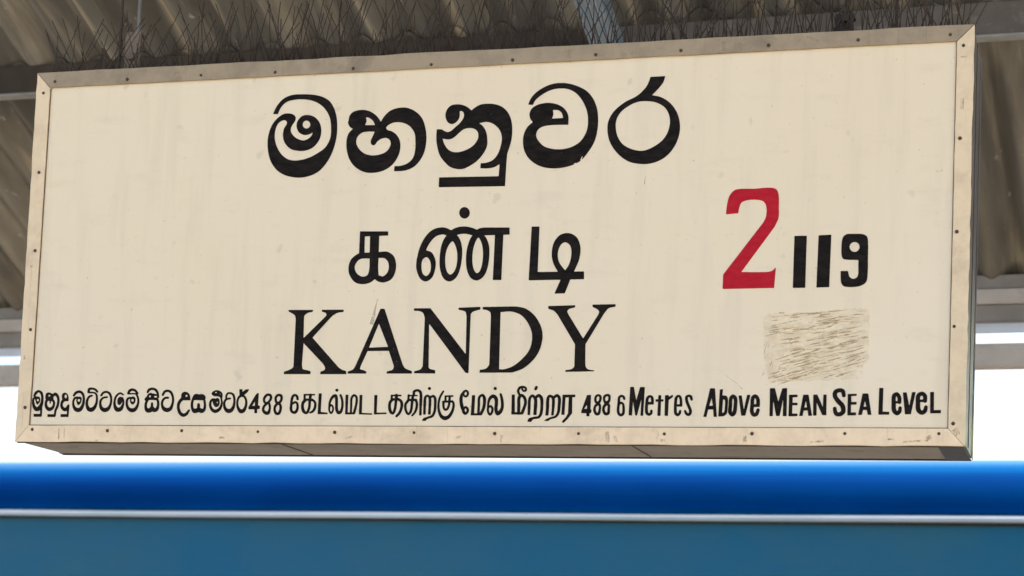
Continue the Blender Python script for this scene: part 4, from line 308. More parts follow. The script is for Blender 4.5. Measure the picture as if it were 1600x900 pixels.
('letter','black','-443,1308 -8,-3 -6,-6 -55,-84 -20,-40 -18,-51 -14,-66 -8,-61 -2,-71 4,-49 13,-74 16,-60 19,-49 22,-36 13,-15 21,-23 33,-22 18,-10 17,-6 18,-4 23,-2 21,3 19,5 27,12 21,13 22,18 13,13 17,22 17,25 15,26 23,48 20,58 7,31 7,46 2,31 -1,35 -5,26 -6,19 -7,13 -11,15 -6,13 -5,6 -10,7 -15,4 -8,0 -31,-2 -5,2 -2,3 0,71 2,7 6,3 46,2 6,2 4,5 0,8 -1,17 -4,6 -9,3 -34,0 -161,-4 -9,-3 -6,-11 -3,-12 3,-74 -2,-27 -5,-3 -25,-1 -13,-3 -9,-8 -4,-12 6,-55 2,-44 5,-34 10,-35 14,-24 13,-14 13,-10 15,-8 15,-4 15,0 18,5 16,8 17,12 11,11 8,13 15,33 17,64 7,53 1,3 3,2 26,1 6,-4 7,-11 3,-9 3,-16 2,-36 -2,-17 -5,-31 -8,-35 -9,-27 -12,-28 -18,-32 -18,-27 -22,-25 -15,-14 -13,-9 -15,-6 -19,-5 -19,-2 -24,5 -21,8 -20,11 -14,12 -14,18 -17,31 -15,37 -10,28 -10,37 -6,35 -3,60 1,39 5,41 8,41 10,37 13,38 15,32 47,82 5,11 0,11 -7,11 -10,6|-312,1147 11,-1 3,-5 -1,-66 -2,-10 -2,-3 -4,-1 -33,-1 -3,2 -1,7 -3,72 2,3 4,2|-317,1009 9,0 4,-2 2,-3 1,-6 -4,-32 -11,-45 -8,-25 -11,-18 -13,-11 -6,-2 -5,0 -8,6 -8,9 -4,9 -4,15 -6,39 -2,60 6,3'),
('letter','black','132,1327 -23,-7 -39,-23 -38,-48 -22,-32 -13,-26 -8,-30 -6,-36 -1,-52 7,-68 13,-61 11,-38 11,-29 30,-62 5,-26 6,-16 15,-25 20,-21 10,-8 12,-6 9,-4 12,-2 18,3 17,8 19,13 17,17 12,17 7,16 5,17 2,22 -5,28 -9,22 -18,24 -22,18 -12,6 -11,5 -17,2 -14,-3 -24,-13 -5,1 -4,7 -26,98 -6,37 -3,41 1,46 3,16 2,9 4,2 3,-1 22,-18 23,-11 17,-3 17,2 12,4 14,8 20,20 11,20 5,20 3,24 -1,14 -5,25 -9,17 -16,18 -21,14 -21,8|136,1270 5,1 6,-2 10,-10 6,-12 1,-18 -1,-15 -5,-13 -11,-12 -9,-4 -12,5 -13,13 -6,11 -2,14 1,9 13,22 6,7|145,864 4,1 5,-2 10,-10 8,-14 3,-16 -1,-14 -3,-11 -9,-14 -9,-7 -4,1 -3,5 -16,42 -4,12 1,5 3,6'),
('letter','black','547,1220 -16,-4 -16,-6 -24,-17 -14,-14 -11,-15 -9,-16 -6,-19 -5,-31 -1,-47 5,-118 -3,-173 -2,-10 -6,-3 -58,0 -6,2 -2,5 6,422 -1,8 -3,5 -10,2 -57,0 -6,-2 -3,-3 -2,-19 -7,-410 -3,-21 1,-33 2,-4 4,-3 13,-1 245,0 11,1 6,6 6,14 8,14 33,66 21,53 12,48 6,39 5,43 2,53 -2,51 -2,19 -6,27 -8,22 -14,25 -15,19 -16,14 -15,8 -16,4|553,1157 4,0 4,-2 7,-12 6,-20 6,-36 3,-63 -4,-69 -6,-47 -12,-51 -13,-32 -27,-52 -6,-9 -3,2 0,6 3,191 -3,35 -3,68 1,27 4,24 7,15 17,18 7,4'),
('letter','black','865,1392 -12,-6 -11,-11 -6,-16 0,-14 7,-14 11,-12 16,-7 16,0 15,6 11,11 6,16 -1,17 -7,14 -12,11 -15,5|1015,1238 -9,-3 -8,-8 -3,-8 -1,-9 21,-84 17,-91 7,-72 1,-31 -1,-20 -5,-28 -10,-26 -20,-31 -14,-18 -11,-9 -3,-1 -2,2 -5,10 -8,31 -3,23 0,22 7,67 2,36 -3,84 -5,24 -9,26 -7,14 -14,19 -26,25 -16,11 -15,7 -28,8 -14,0 -13,-1 -16,-5 -13,-6 -23,-17 -26,-26 -12,-19 -9,-19 -9,-22 -8,-29 -9,-49 -4,-56 1,-70 -3,-44 1,-19 9,-45 11,-31 10,-19 16,-20 11,-11 13,-9 15,-4 11,1 16,6 13,10 14,18 12,20 13,30 7,28 3,36 -3,28 -7,23 -13,22 -19,20 -12,9 -11,6 -21,4 -26,-5 -3,2 -2,3 2,30 5,31 7,24 9,23 13,24 15,18 15,12 15,8 7,1 6,-2 9,-5 11,-11 9,-15 7,-21 6,-34 2,-57 -8,-89 2,-45 7,-39 10,-31 11,-27 14,-23 17,-16 9,-5 11,-4 10,-2 11,0 21,5 26,15 25,23 19,23 17,30 12,28 8,26 5,25 4,25 1,53 -7,73 -8,46 -15,59 -11,34 -23,61 -6,10 -8,6 -9,4|769,889 5,0 6,-2 7,-7 7,-9 6,-15 1,-24 -1,-20 -7,-25 -10,-24 -5,-7 -4,-3 -4,1 -3,4 -12,22 -9,27 -5,24 5,41 8,9'),
('letter','black','1542,1416 -24,-4 -21,-7 -17,-8 -16,-12 -13,-17 -8,-14 -9,-20 -6,-25 -2,-25 6,-28 8,-17 26,-49 5,-10 -2,-7 -15,-26 -5,-16 -5,-28 -2,-29 3,-83 4,-54 0,-76 2,-50 -1,-28 -2,-6 -7,-2 -37,0 -6,2 -3,4 -18,416 -6,6 -9,1 -50,0 -7,-2 -3,-4 -1,-37 8,-370 -2,-28 2,-38 2,-4 5,-4 145,-1 8,-1 14,-5 10,-1 9,2 18,5 53,1 9,1 22,10 10,11 37,107 31,103 5,26 2,19 1,22 -3,26 -7,36 -8,25 -10,25 -16,26 -14,17 -26,24 -24,15 -19,8 -20,2 -20,-3 -5,3 -22,42 -5,16 0,12 4,20 10,22 11,11 8,4 6,1 3,-4 -1,-12 3,-11 21,-30 16,-16 13,-7 14,-4 13,0 22,5 13,4 11,7 7,6 6,8 5,11 3,14 -1,25 -6,19 -6,12 -16,16 -16,10 -23,9 -26,6|1578,1355 26,-3 9,-3 6,-3 4,-5 1,-6 0,-8 -3,-6 -5,-4 -8,-2 -4,-1 -6,2 -24,33 0,5|1546,1144 4,1 5,-1 14,-10 14,-15 12,-19 9,-21 7,-24 5,-28 1,-17 -3,-23 -5,-25 -24,-78 -38,-101 -4,-6 -6,-2 -6,3 -2,6 1,142 -3,51 -5,64 0,39 2,20 3,17 9,15'),
('letter','black','1899,1412 -11,-6 -11,-13 -11,-24 -7,-24 0,-16 4,-12 7,-9 11,-5 8,0 11,3 13,7 9,8 12,15 7,25 2,14 -1,10 -3,9 -5,8 -6,5 -7,4 -9,1|1961,1215 -12,-4 -16,-9 -20,-16 -16,-17 -5,-3 -5,1 -27,25 -18,10 -9,3 -13,2 -19,-4 -22,-12 -22,-17 -17,-20 -12,-21 -6,-14 -6,-28 -4,-29 -2,-40 1,-98 5,-207 3,-8 8,-4 46,1 6,2 2,4 4,202 -4,98 2,50 3,26 6,20 15,22 7,6 5,2 5,-2 4,-3 23,-35 8,-15 3,-15 3,-53 -3,-112 2,-23 -4,-158 1,-11 3,-4 5,-1 61,-1 7,3 3,6 4,143 1,17 5,23 -2,37 1,62 -4,64 -3,19 -8,24 0,5 3,5 24,20 8,5 5,2 6,-2 9,-8 10,-11 6,-11 10,-34 7,-56 4,-85 1,-59 -2,-45 -3,-38 -5,-30 -9,-29 -10,-24 -10,-16 -8,-8 -13,-7 -20,-5 -76,-8 -17,-5 -26,-9 -50,-11 -19,-8 -8,-6 -6,-7 -14,-25 -14,-39 1,-6 5,-3 78,-8 8,0 9,8 33,48 8,7 17,5 18,3 44,3 32,4 19,4 16,6 22,15 17,17 19,29 15,33 9,32 6,28 5,40 2,50 0,123 -2,58 -3,27 -5,23 -8,28 -7,17 -14,20 -19,21 -23,16 -18,9 -21,5'),
('letter','black','2424,1213 -18,-4 -18,-8 -46,-36 -6,1 -13,10 -13,7 -28,11 -25,5 -11,-1 -13,-2 -17,-9 -16,-14 -14,-18 -9,-17 -6,-21 -4,-24 -4,-59 1,-124 4,-22 -7,-169 0,-17 2,-5 3,-2 7,-2 52,1 7,2 3,6 8,180 3,26 -1,53 -3,40 1,74 4,38 6,14 5,5 6,0 11,-4 10,-6 7,-6 11,-22 6,-29 3,-73 -1,-51 0,-41 2,-23 -9,-162 0,-13 2,-4 3,-3 5,-1 43,0 7,2 2,6 10,170 5,17 1,11 2,115 -2,45 -5,40 0,5 4,4 35,28 10,4 6,-3 9,-9 7,-11 4,-10 3,-19 3,-36 -7,-222 -5,-41 -9,-38 -9,-20 -9,-17 -9,-12 -13,-13 -12,-8 -15,-6 -63,-15 -23,-7 -45,-22 -22,-7 -17,-7 -21,-12 -36,-31 -5,-8 3,-4 13,-1 87,1 7,3 13,19 38,20 25,8 58,11 32,11 24,14 26,24 23,31 15,29 13,40 6,33 4,43 9,176 -2,55 -3,21 -5,25 -6,16 -10,18 -14,17 -17,16 -17,11 -17,7'),
('letter','black','2794,1199 -219,-3 -8,-2 -3,-5 2,-87 -11,-374 1,-11 5,-6 8,-1 52,0 7,2 3,7 10,391 2,12 2,3 5,2 62,3 8,-2 2,-9 -5,-371 -26,-54 -19,-31 -31,-39 -34,-35 -26,-30 -3,-12 2,-12 7,-11 12,-7 16,-1 10,4 58,57 43,47 71,98 20,21 3,6 -4,130 0,22 -6,168 -1,60 2,4 5,2 47,3 15,3 3,4 1,4 -1,37 -3,10 -7,3'),
('digit','black','3200,1189 -25,-2 -5,-2 -4,-5 -119,-364 -5,-22 1,-35 2,-5 4,-3 110,-4 7,-2 3,-8 3,-54 3,-6 7,-2 55,0 6,1 4,3 1,8 -1,53 5,6 26,12 6,6 3,9 6,47 -3,10 -19,14 -3,4 -1,6 1,327 -3,6 -7,2|3171,947 2,1 2,-1 2,-8 2,-55 2,-16 -1,-7 -3,-3 -5,-1 -41,-2 -14,2 -2,2 2,6'),
('digit','black','3434,1208 -28,-8 -15,-8 -11,-8 -9,-10 -7,-10 -11,-28 -5,-26 -1,-30 3,-24 3,-17 6,-19 7,-12 10,-12 14,-11 2,-5 -3,-4 -24,-25 -15,-23 -6,-15 -6,-23 -4,-20 -3,-30 3,-30 8,-27 8,-21 17,-29 12,-16 18,-15 15,-7 18,-3 13,1 19,4 13,5 11,7 11,9 7,10 6,14 5,15 5,28 7,83 -1,49 -4,20 -7,20 -7,14 -12,17 -2,5 1,4 16,25 11,26 8,31 3,24 -1,29 -4,17 -7,16 -11,14 -19,16 -19,9 -16,5|3440,1153 7,1 5,-1 13,-10 5,-10 2,-20 -3,-28 -7,-23 -9,-16 -8,-9 -5,-4 -5,-1 -7,1 -8,4 -7,9 -5,25 -1,29 2,20 6,16 11,11|3450,933 6,1 3,-1 3,-5 2,-9 2,-13 2,-26 -2,-23 -6,-42 -8,-34 -4,-9 -4,-6 -5,-3 -7,0 -6,3 -8,11 -8,14 -7,17 -6,23 -1,29 4,23 4,14 5,9 17,14'),
('digit','black','3653,1214 -14,-3 -17,-5 -23,-13 -13,-12 -12,-14 -7,-12 -5,-14 -3,-14 -1,-21 1,-17 5,-29 11,-34 10,-20 14,-20 1,-5 -2,-4 -20,-28 -17,-34 -8,-30 -4,-37 1,-23 7,-33 14,-32 12,-20 15,-18 16,-14 16,-9 24,-4 31,4 14,5 17,9 10,9 9,10 5,11 4,14 4,29 -2,46 -2,20 4,60 -1,17 -4,15 -7,16 -8,10 -15,13 -2,4 1,5 20,23 9,20 8,29 3,37 -2,43 -2,12 -6,19 -9,15 -14,12 -21,9 -19,3|3650,1153 21,0 9,-3 5,-3 3,-4 3,-10 2,-21 -2,-17 -3,-16 -9,-21 -5,-6 -9,-6 -10,-6 -8,-2 -5,1 -5,4 -12,15 -6,16 -2,21 2,22 6,16 12,14 7,5|3661,929 11,0 7,-3 4,-6 0,-9 -3,-45 0,-58 -3,-23 -2,-8 -4,-5 -7,-4 -8,-1 -7,3 -7,7 -9,14 -7,14 -9,29 -1,27 4,22 9,17 16,20 8,6'),
('digit','black','4001,1192 -15,-4 -12,-5 -23,-15 -16,-18 -8,-20 -6,-26 -2,-20 0,-86 -9,-109 -2,-44 2,-44 5,-34 8,-25 12,-24 15,-19 19,-14 21,-9 25,-5 20,3 21,9 20,14 17,21 7,17 6,29 3,37 -2,36 -3,43 -5,40 -7,31 -8,21 -7,12 -11,14 -9,9 -16,10 -11,5 -15,4 -12,1 -14,-3 -3,2 -2,8 -2,49 2,25 5,12 11,10 11,4 13,-3 10,-5 8,-8 12,-32 6,-10 10,-8 11,-3 12,2 9,6 7,9 2,11 -2,12 -10,34 -8,16 -11,12 -16,11 -22,10 -22,4|4007,971 7,0 11,-8 7,-9 4,-12 4,-27 4,-91 -2,-40 -5,-26 -4,-7 -5,-6 -8,-5 -6,-1 -7,2 -9,6 -7,8 -5,10 -5,14 -5,18 -3,19 -1,18 2,46 6,62 4,7'),
('letter','black','4273,1381 -50,-3 -5,-2 -3,-6 -14,-648 2,-17 3,-5 5,-1 57,-5 11,1 5,6 9,277 1,23 3,8 3,-4 6,-24 55,-279 4,-6 7,-2 25,0 7,4 3,6 5,21 74,321 7,20 2,-1 1,-23 -9,-343 3,-6 6,-4 52,1 4,3 1,3 1,25 16,633 -1,16 -5,5 -8,1 -90,0 -6,0 -4,-4 -4,-9 -72,-281 -3,-8 -3,-5 -3,4 -4,13 -62,287 -3,5 -5,3'),
('letter','black','4690,1182 -14,-3 -10,-4 -15,-8 -14,-10 -16,-18 -13,-24 -7,-31 -4,-30 -8,-132 -1,-52 2,-42 5,-42 5,-24 12,-28 13,-18 19,-14 25,-11 24,-4 18,2 20,9 19,13 15,16 7,14 5,16 1,14 1,37 -5,13 -9,10 -14,5 -8,-1 -8,-2 -10,-7 -5,-9 -3,-12 -2,-32 -4,-10 -8,-7 -8,-4 -8,2 -8,7 -5,9 -5,16 -6,37 -2,53 4,74 3,3 6,2 108,0 9,2 3,5 5,30 1,48 -2,39 -4,26 -8,22 -12,20 -17,17 -20,12 -27,6|4699,1122 7,0 7,-4 5,-6 4,-10 6,-30 3,-32 0,-15 -3,-4 -4,-1 -51,0 -4,3 -1,8 2,35 5,29 3,9 8,11 7,5'),
('letter','black','4910,1180 -5,-3 -2,-5 -1,-66 -2,-21 -5,-3 -48,-2 -6,-3 -3,-7 1,-37 2,-6 5,-4 46,1 6,-2 2,-4 -5,-325 3,-5 7,-2 55,0 6,1 4,4 2,19 0,311 2,4 5,2 41,2 6,2 4,8 0,33 -2,7 -5,2 -42,0 -4,1 -3,3 -1,6 -1,21 0,58 -3,8 -10,2'),
('letter','black','5133,1183 -63,-6 -6,-4 -2,-5 4,-259 -1,-17 2,-55 -1,-16 2,-54 -1,-23 2,-48 3,-5 6,-4 61,0 6,2 3,4 2,24 6,343 2,5 5,4 81,57 5,8 12,31 -1,6 -4,3 -17,9 -10,1 -58,-35 -8,-2 -3,1 -2,3 -13,28 -5,4'),
('letter','black','5371,1187 -9,-2 -11,-5 -12,-8 -10,-8 -12,-12 -7,-11 -7,-11 -4,-12 -7,-30 -3,-26 -6,-157 5,-115 4,-29 9,-26 6,-12 8,-11 9,-9 11,-9 23,-13 11,-3 11,-1 18,3 16,8 18,15 17,21 9,15 4,16 2,18 1,33 -5,12 -9,9 -14,3 -8,-1 -6,-3 -6,-5 -4,-7 -10,-38 -5,-12 -13,-16 -5,-2 -4,2 -6,7 -5,10 -6,31 -4,32 -2,63 1,10 4,4 6,1 113,0 5,3 1,4 3,32 -2,60 -6,61 -9,41 -11,31 -7,12 -9,12 -8,9 -9,6 -12,6 -14,4 -14,0|5383,1129 9,-2 6,-7 7,-17 6,-21 7,-46 2,-67 -2,-5 -5,-1 -51,0 -5,2 -1,6 1,70 4,36 4,23 3,9 8,14'),
('letter','black','5629,1191 -22,-3 -18,-7 -18,-9 -14,-13 -6,-9 -5,-14 -3,-23 0,-19 6,-40 9,-35 7,-23 12,-28 62,-136 7,-19 4,-19 0,-12 -2,-9 -4,-12 -6,-9 -7,-3 -8,1 -12,14 -17,24 -18,31 -7,6 -8,3 -11,1 -10,-5 -7,-8 -4,-13 6,-25 7,-22 12,-22 12,-17 14,-15 13,-10 16,-6 17,-3 21,0 15,3 15,7 12,10 13,18 9,22 7,22 2,26 -4,28 -12,38 -32,72 -36,77 -10,28 -7,26 -6,35 -1,18 1,11 5,8 7,4 9,-2 13,-7 5,-6 5,-8 17,-48 7,-10 10,-6 15,-2 8,2 6,3 5,5 4,6 3,14 -8,44 -5,18 -7,15 -11,15 -15,12 -17,7 -23,4'),
('letter','black','6140,1340 -6,-4 -3,-10 -135,-647 -1,-11 2,-3 5,-2 55,0 6,2 3,2 10,41 25,117 4,8 7,2 81,3 23,0 4,-2 2,-4 15,-147 4,-18 4,-3 6,-1 51,0 8,2 3,5 0,13 -63,648 -3,6 -7,3|6176,1098 3,-1 3,-9 26,-147 0,-9 -3,-4 -6,-1 -68,-4 -3,3 1,7 41,150'),
('letter','black','6422,1317 -51,-6 -6,-3 -2,-6 -16,-613 1,-15 3,-3 5,-2 110,11 15,4 19,10 22,17 12,12 8,10 10,26 6,33 7,134 3,79 -2,45 -6,52 -7,18 -11,20 -12,13 -12,8 -11,5 -13,3 -56,1 -5,1 -2,2 -1,8 7,127 -1,5 -3,3|6453,1073 5,0 15,-3 12,-6 5,-6 3,-14 4,-27 2,-42 -4,-113 -5,-53 -4,-18 -5,-15 -6,-7 -8,-3 -27,-5 -4,4 -1,10 13,285 2,10'),
('letter','black','6679,1193 -13,-2 -11,-3 -13,-8 -13,-11 -11,-11 -13,-19 -9,-18 -5,-15 -5,-26 -4,-33 -1,-110 -8,-82 -1,-41 2,-28 5,-25 7,-16 13,-23 16,-18 22,-18 18,-10 21,-4 15,1 11,3 13,7 15,11 13,13 10,14 9,15 7,16 7,29 7,50 8,185 -1,37 -5,34 -7,26 -11,21 -10,14 -12,13 -22,17 -21,12|6681,1095 4,1 5,-4 5,-7 3,-8 4,-29 1,-32 -5,-117 -4,-57 -4,-26 -5,-23 -5,-12 -2,-3 -3,-1 -5,4 -3,6 -3,23 -1,30 6,90 -2,85 0,30 3,24 4,15'),
('letter','black','7017,1183 -6,-4 -3,-7 -58,-311 -2,-12 -3,-4 -3,4 -2,9 -54,305 -4,5 -9,2 -54,-5 -5,-2 -3,-4 4,-29 69,-424 2,-9 7,-5 82,0 8,4 3,7 101,467 -1,6 -6,4 -47,3'),
('letter','black','7201,1195 -16,-3 -14,-4 -17,-9 -15,-11 -21,-21 -7,-13 -7,-15 -6,-22 -3,-27 -2,-45 2,-70 -11,-128 3,-34 7,-29 13,-33 13,-21 16,-19 17,-13 20,-8 22,-3 27,3 24,7 19,11 14,14 11,17 10,24 17,71 1,9 -1,10 -2,9 -5,8 -7,7 -8,5 -9,3 -18,0 -13,-7 -11,-13 -8,-21 -14,-46 -6,-11 -3,-4 -10,-4 -8,2 -6,10 -8,20 -4,18 -1,36 2,36 3,11 4,2 6,1 49,0 17,2 46,0 6,1 3,3 2,4 0,20 3,19 0,31 1,40 -1,27 -7,39 -12,30 -9,19 -11,16 -13,17 -11,10 -14,10 -13,7 -11,3|7197,1100 4,1 3,-2 8,-9 11,-21 5,-18 3,-30 -2,-51 -1,-5 -5,-3 -34,1 -4,1 -3,5 -2,57 2,39 6,24 4,6'),
('letter','black','7625,1339 -77,-4 -6,-3 -2,-5 2,-140 0,-19 2,-64 -1,-19 2,-63 -1,-20 2,-63 -1,-19 2,-63 -1,-20 2,-63 -1,-20 2,-61 1,-8 3,-3 6,-2 52,0 9,2 3,5 2,19 0,277 2,34 1,7 1,0 3,-9 7,-29 63,-293 4,-5 8,-2 59,0 6,1 4,3 5,18 60,327 4,16 1,3 1,0 3,-24 -1,-16 2,-48 -1,-17 1,-46 -1,-18 2,-196 3,-6 7,-3 64,0 8,1 4,5 1,7 -3,327 0,19 -1,53 1,19 -2,51 1,20 -1,52 0,20 -1,52 1,18 -2,9 -5,5 -17,1 -78,-5 -6,-2 -4,-3 -77,-279 -6,-17 -2,-3 -3,2 -2,5 -80,294 -4,6 -4,2'),
('letter','black','8111,1184 -111,-2 -6,-2 -3,-5 -1,-25 -1,-433 2,-32 2,-5 4,-3 169,3 27,2 4,3 2,3 -1,45 -2,6 -4,3 -8,1 -101,0 -6,2 -2,5 -1,163 3,19 3,3 4,1 98,0 8,3 2,7 -1,38 -3,6 -3,3 -9,1 -89,1 -6,1 -3,4 -4,107 2,10 6,3 96,5 5,2 3,6 2,40 -1,6 -3,3 -9,2'),
('letter','black','8392,1183 -68,-2 -5,-3 -3,-5 -75,-473 -1,-10 1,-3 3,-3 62,2 8,2 4,3 3,8 17,104 3,6 8,2 69,3 6,0 4,-3 2,-8 16,-103 2,-7 3,-4 9,-1 65,4 6,2 3,5 -2,15 -90,460 -4,7 -6,3|8383,1031 2,0 3,-9 23,-131 -3,-3 -7,-2 -41,-2 -5,3 0,7 22,114'),
('letter','black','8572,1185 -18,-2 -4,-4 -1,-6 7,-345 -1,-21 3,-100 2,-9 3,-3 5,-1 49,1 16,3 5,6 0,62 -5,206 1,8 1,3 2,0 3,-3 4,-8 124,-264 6,-4 7,-1 71,0 9,2 2,3 1,6 -2,94 0,20 -2,102 0,18 -2,105 0,22 -2,97 -3,9 -3,3 -4,1 -40,0 -18,-2 -4,-3 -2,-3 -1,-18 -2,-246 -1,-6 -2,-4 -3,3 -5,9 -123,265 -4,4 -6,1'),
('letter','black','9140,1332 -32,-6 -29,-9 -28,-13 -21,-16 -14,-14 -12,-23 -8,-23 -3,-29 1,-30 6,-31 10,-28 18,-33 24,-37 37,-49 12,-14 54,-52 14,-15 8,-11 4,-10 10,-28 4,-18 2,-24 -2,-14 -5,-11 -10,-10 -12,-8 -14,-3 -22,0 -10,3 -6,8 -14,38 -10,50 -5,10 -8,9 -9,6 -9,4 -10,1 -10,-1 -11,-4 -8,-7 -7,-8 -4,-9 -1,-15 1,-46 3,-15 12,-43 13,-30 8,-12 8,-9 19,-14 25,-10 31,-5 31,1 36,7 15,5 14,7 28,19 20,22 11,15 6,11 8,24 3,34 0,27 -8,43 -12,39 -14,28 -10,15 -14,18 -70,69 -46,55 -15,21 -11,18 -6,16 -2,15 1,16 2,9 5,7 9,7 17,8 20,6 13,2 17,-4 9,-4 5,-7 15,-67 5,-12 5,-9 11,-9 11,-6 15,-2 13,3 10,5 10,10 5,10 3,12 -7,64 -7,33 -9,21 -10,16 -16,15 -13,8 -21,9 -25,6 -19,2'),
('letter','black','9465,1200 -115,-2 -6,-2 -3,-5 -1,-46 2,-58 -1,-18 1,-58 -1,-17 2,-58 -1,-18 2,-58 -1,-97 2,-56 2,-6 5,-3 162,2 22,2 3,2 2,4 0,49 -1,6 -3,4 -9,2 -98,0 -5,2 -2,4 -2,156 2,12 4,3 13,2 83,1 15,2 6,2 3,6 -1,43 -2,6 -4,3 -8,1 -97,0 -5,2 -3,3 -4,116 2,10 4,2 10,2 93,4 7,3 3,6 2,32 -1,5 -3,2 -11,2'),
('letter','black','9755,1209 -71,-2 -6,-3 -4,-5 -83,-477 0,-8 4,-5 18,-1 45,4 11,1 6,3 3,9 19,92 3,5 7,2 68,0 6,-1 3,-3 2,-7 15,-89 2,-6 3,-3 8,-2 66,0 7,2 3,3 0,6 -3,19 -79,457 -4,7 -6,2|9734,1025 2,0 2,-2 3,-9 27,-105 -1,-3 -4,-1 -47,-3 -4,3 0,7 18,97'),
('letter','black','10059,1336 -4,-3 -2,-3 -1,-31 -6,-548 2,-29 4,-5 7,-1 216,0 10,2 4,4 2,9 1,42 -1,5 -4,4 -7,1 -130,5 -4,1 -3,4 4,517 0,18 -3,6 -7,2'),
('letter','black','10438,1235 -17,-3 -17,-7 -17,-9 -12,-8 -19,-20 -8,-15 -5,-15 -7,-35 -2,-25 4,-118 -1,-96 2,-31 5,-28 5,-18 11,-27 11,-17 10,-12 18,-18 25,-17 13,-7 13,-5 13,-3 13,0 12,2 12,5 20,11 11,10 12,11 16,23 8,17 5,22 2,36 0,35 -2,10 -5,9 -8,9 -7,5 -11,4 -10,1 -10,-2 -8,-4 -10,-10 -6,-11 -4,-17 -4,-41 -3,-9 -4,-7 -6,-5 -4,-1 -4,2 -9,9 -8,11 -3,9 -4,17 -5,33 -1,83 1,4 6,2 33,1 7,-1 18,-11 16,-2 12,2 12,6 10,12 6,15 3,78 -3,31 -8,26 -15,33 -19,29 -21,23 -16,11 -10,5 -10,2 -10,2|10443,1137 5,-1 6,-9 9,-21 6,-20 3,-15 0,-27 -2,-11 -2,-3 -3,-2 -24,0 -5,3 -2,5 -3,45 2,30 3,19 3,5'),
('letter','black','10813,1237 -16,-2 -3,-4 -2,-4 -48,-268 -4,-19 -3,-6 -3,4 -3,11 -57,278 -2,3 -4,2 -13,0 -60,-4 -4,-2 -3,-4 0,-10 56,-472 2,-11 5,-5 28,-1 92,3 7,3 4,6 92,493 -2,7 -6,3'),
('letter','black','11002,1245 -25,-5 -21,-8 -15,-8 -17,-12 -15,-14 -8,-10 -7,-12 -7,-17 -7,-34 -3,-43 2,-22 2,-78 -2,-50 2,-44 2,-24 4,-25 9,-29 10,-22 16,-21 14,-14 15,-12 30,-17 26,-9 12,-2 17,0 10,2 14,4 27,14 24,19 21,25 11,22 6,24 4,68 -1,8 -4,9 -4,8 -7,6 -9,5 -9,3 -11,1 -9,-1 -14,-9 -10,-11 -5,-16 -12,-52 -5,-9 -13,-13 -11,-7 -7,1 -14,12 -11,16 -8,29 -4,42 -1,47 0,37 1,4 4,3 4,0 59,0 20,-11 17,-4 12,1 11,4 9,6 7,7 3,6 4,10 1,9 2,54 -1,37 -5,25 -9,25 -16,24 -25,24 -14,10 -15,7 -13,5 -13,3|11011,1150 7,1 7,-3 8,-8 6,-11 4,-19 0,-18 -2,-20 -3,-5 -15,-1 -38,0 -4,3 -2,7 0,31 3,19 3,6 5,6'),
('letter','black','11250,1240 -45,-3 -5,-3 -1,-6 10,-464 2,-12 4,-4 10,-2 212,3 8,2 4,5 0,11 -1,49 -2,6 -3,3 -22,1 -121,-4 -5,1 -3,2 -1,8 -2,66 1,20 -3,140 1,20 -3,153 -3,6 -4,2'),
]

# ------------------------------------------------------------------ platform, track bed
plat = mat_mottled('worn_concrete', (0.42, 0.365, 0.28), (0.34, 0.295, 0.225), 1.2, 0.8, 0.0, 0.3, (0.2, 0.18, 0.15))
ballast = mat_mottled('track_ballast', (0.20, 0.175, 0.15), (0.12, 0.10, 0.085), 14, 0.9, 0.0, 0.8, None, (1, 1, 1), None, 0.03)
ROT = R(-4.2)                                  # the platform, canopy and train run slightly askew of the sign

def struct(name, mat, x0, x1, y0, y1, z0, z1):
    bm = bmesh.new(); box_bm(bm, x0, x1, y0, y1, z0, z1)
    o = link(name, finish(bm, name), mat)
    o.rotation_euler = (0, 0, ROT)
    return tag(o, kind='structure')
g = link('ground', mesh('ground', [(-900, -900, -1.15), (900, -900, -1.15), (900, 900, -1.15), (-900, 900, -1.15)], [(0, 1, 2, 3)]), ballast)
tag(g, kind='structure')
struct('platform', plat, -40, 40, -14, 4.75, -1.1, 0.0)

# ------------------------------------------------------------------ canopy
def mat_roof():
    k = NT('weathered_roof_sheet')
    co = k.coord((1, 0.2, 0.2))
    base = k.mix(k.ramp(k.noise(co, 3.2, 6, 0.65), [(0.36, 0.0), (0.64, 1.0)]), (0.105, 0.098, 0.084), (0.245, 0.228, 0.19))
    base = k.mix(k.ramp(k.noise(k.coord((1, 0.07, 0.07)), 9, 4, 0.6), [(0.5, 0.0), (0.68, 0.8)]), base, (0.60, 0.51, 0.36))
    base = k.mix(k.ramp(k.noise(k.coord((1, 0.10, 0.10), (3, 1, 2)), 6, 5, 0.6), [(0.50, 0.0), (0.66, 0.75)]), base, (0.085, 0.078, 0.066))
    base = k.mix(k.ramp(k.noise(k.coord((1, 0.1, 1), (7, 1, 2)), 30, 3, 0.7), [(0.66, 0.0), (0.74, 0.7)]), base, (0.55, 0.54, 0.50))
    k.bump(k.noise(co, 40, 5), 0.4, 0.004)
    return k.out(base, 0.42, 0.35, 0.5)
M['roof'] = mat_roof()
M['purlin_rust'] = mat_mottled('rust_brown_steel', (0.036, 0.025, 0.016), (0.058, 0.043, 0.029), 8, 0.7, 0.0, 0.3, (0.05, 0.033, 0.02))
M['purlin_grey'] = mat_mottled('grey_brown_steel', (0.15, 0.13, 0.108), (0.11, 0.093, 0.075), 7, 0.6, 0.0, 0.3, (0.26, 0.23, 0.19))
M['lip'] = mat_mottled('lit_lip', (0.38, 0.38, 0.36), (0.27, 0.265, 0.25), 12, 0.5, 0.1)  # the light that the purlin flanges catch is put into this pale colour
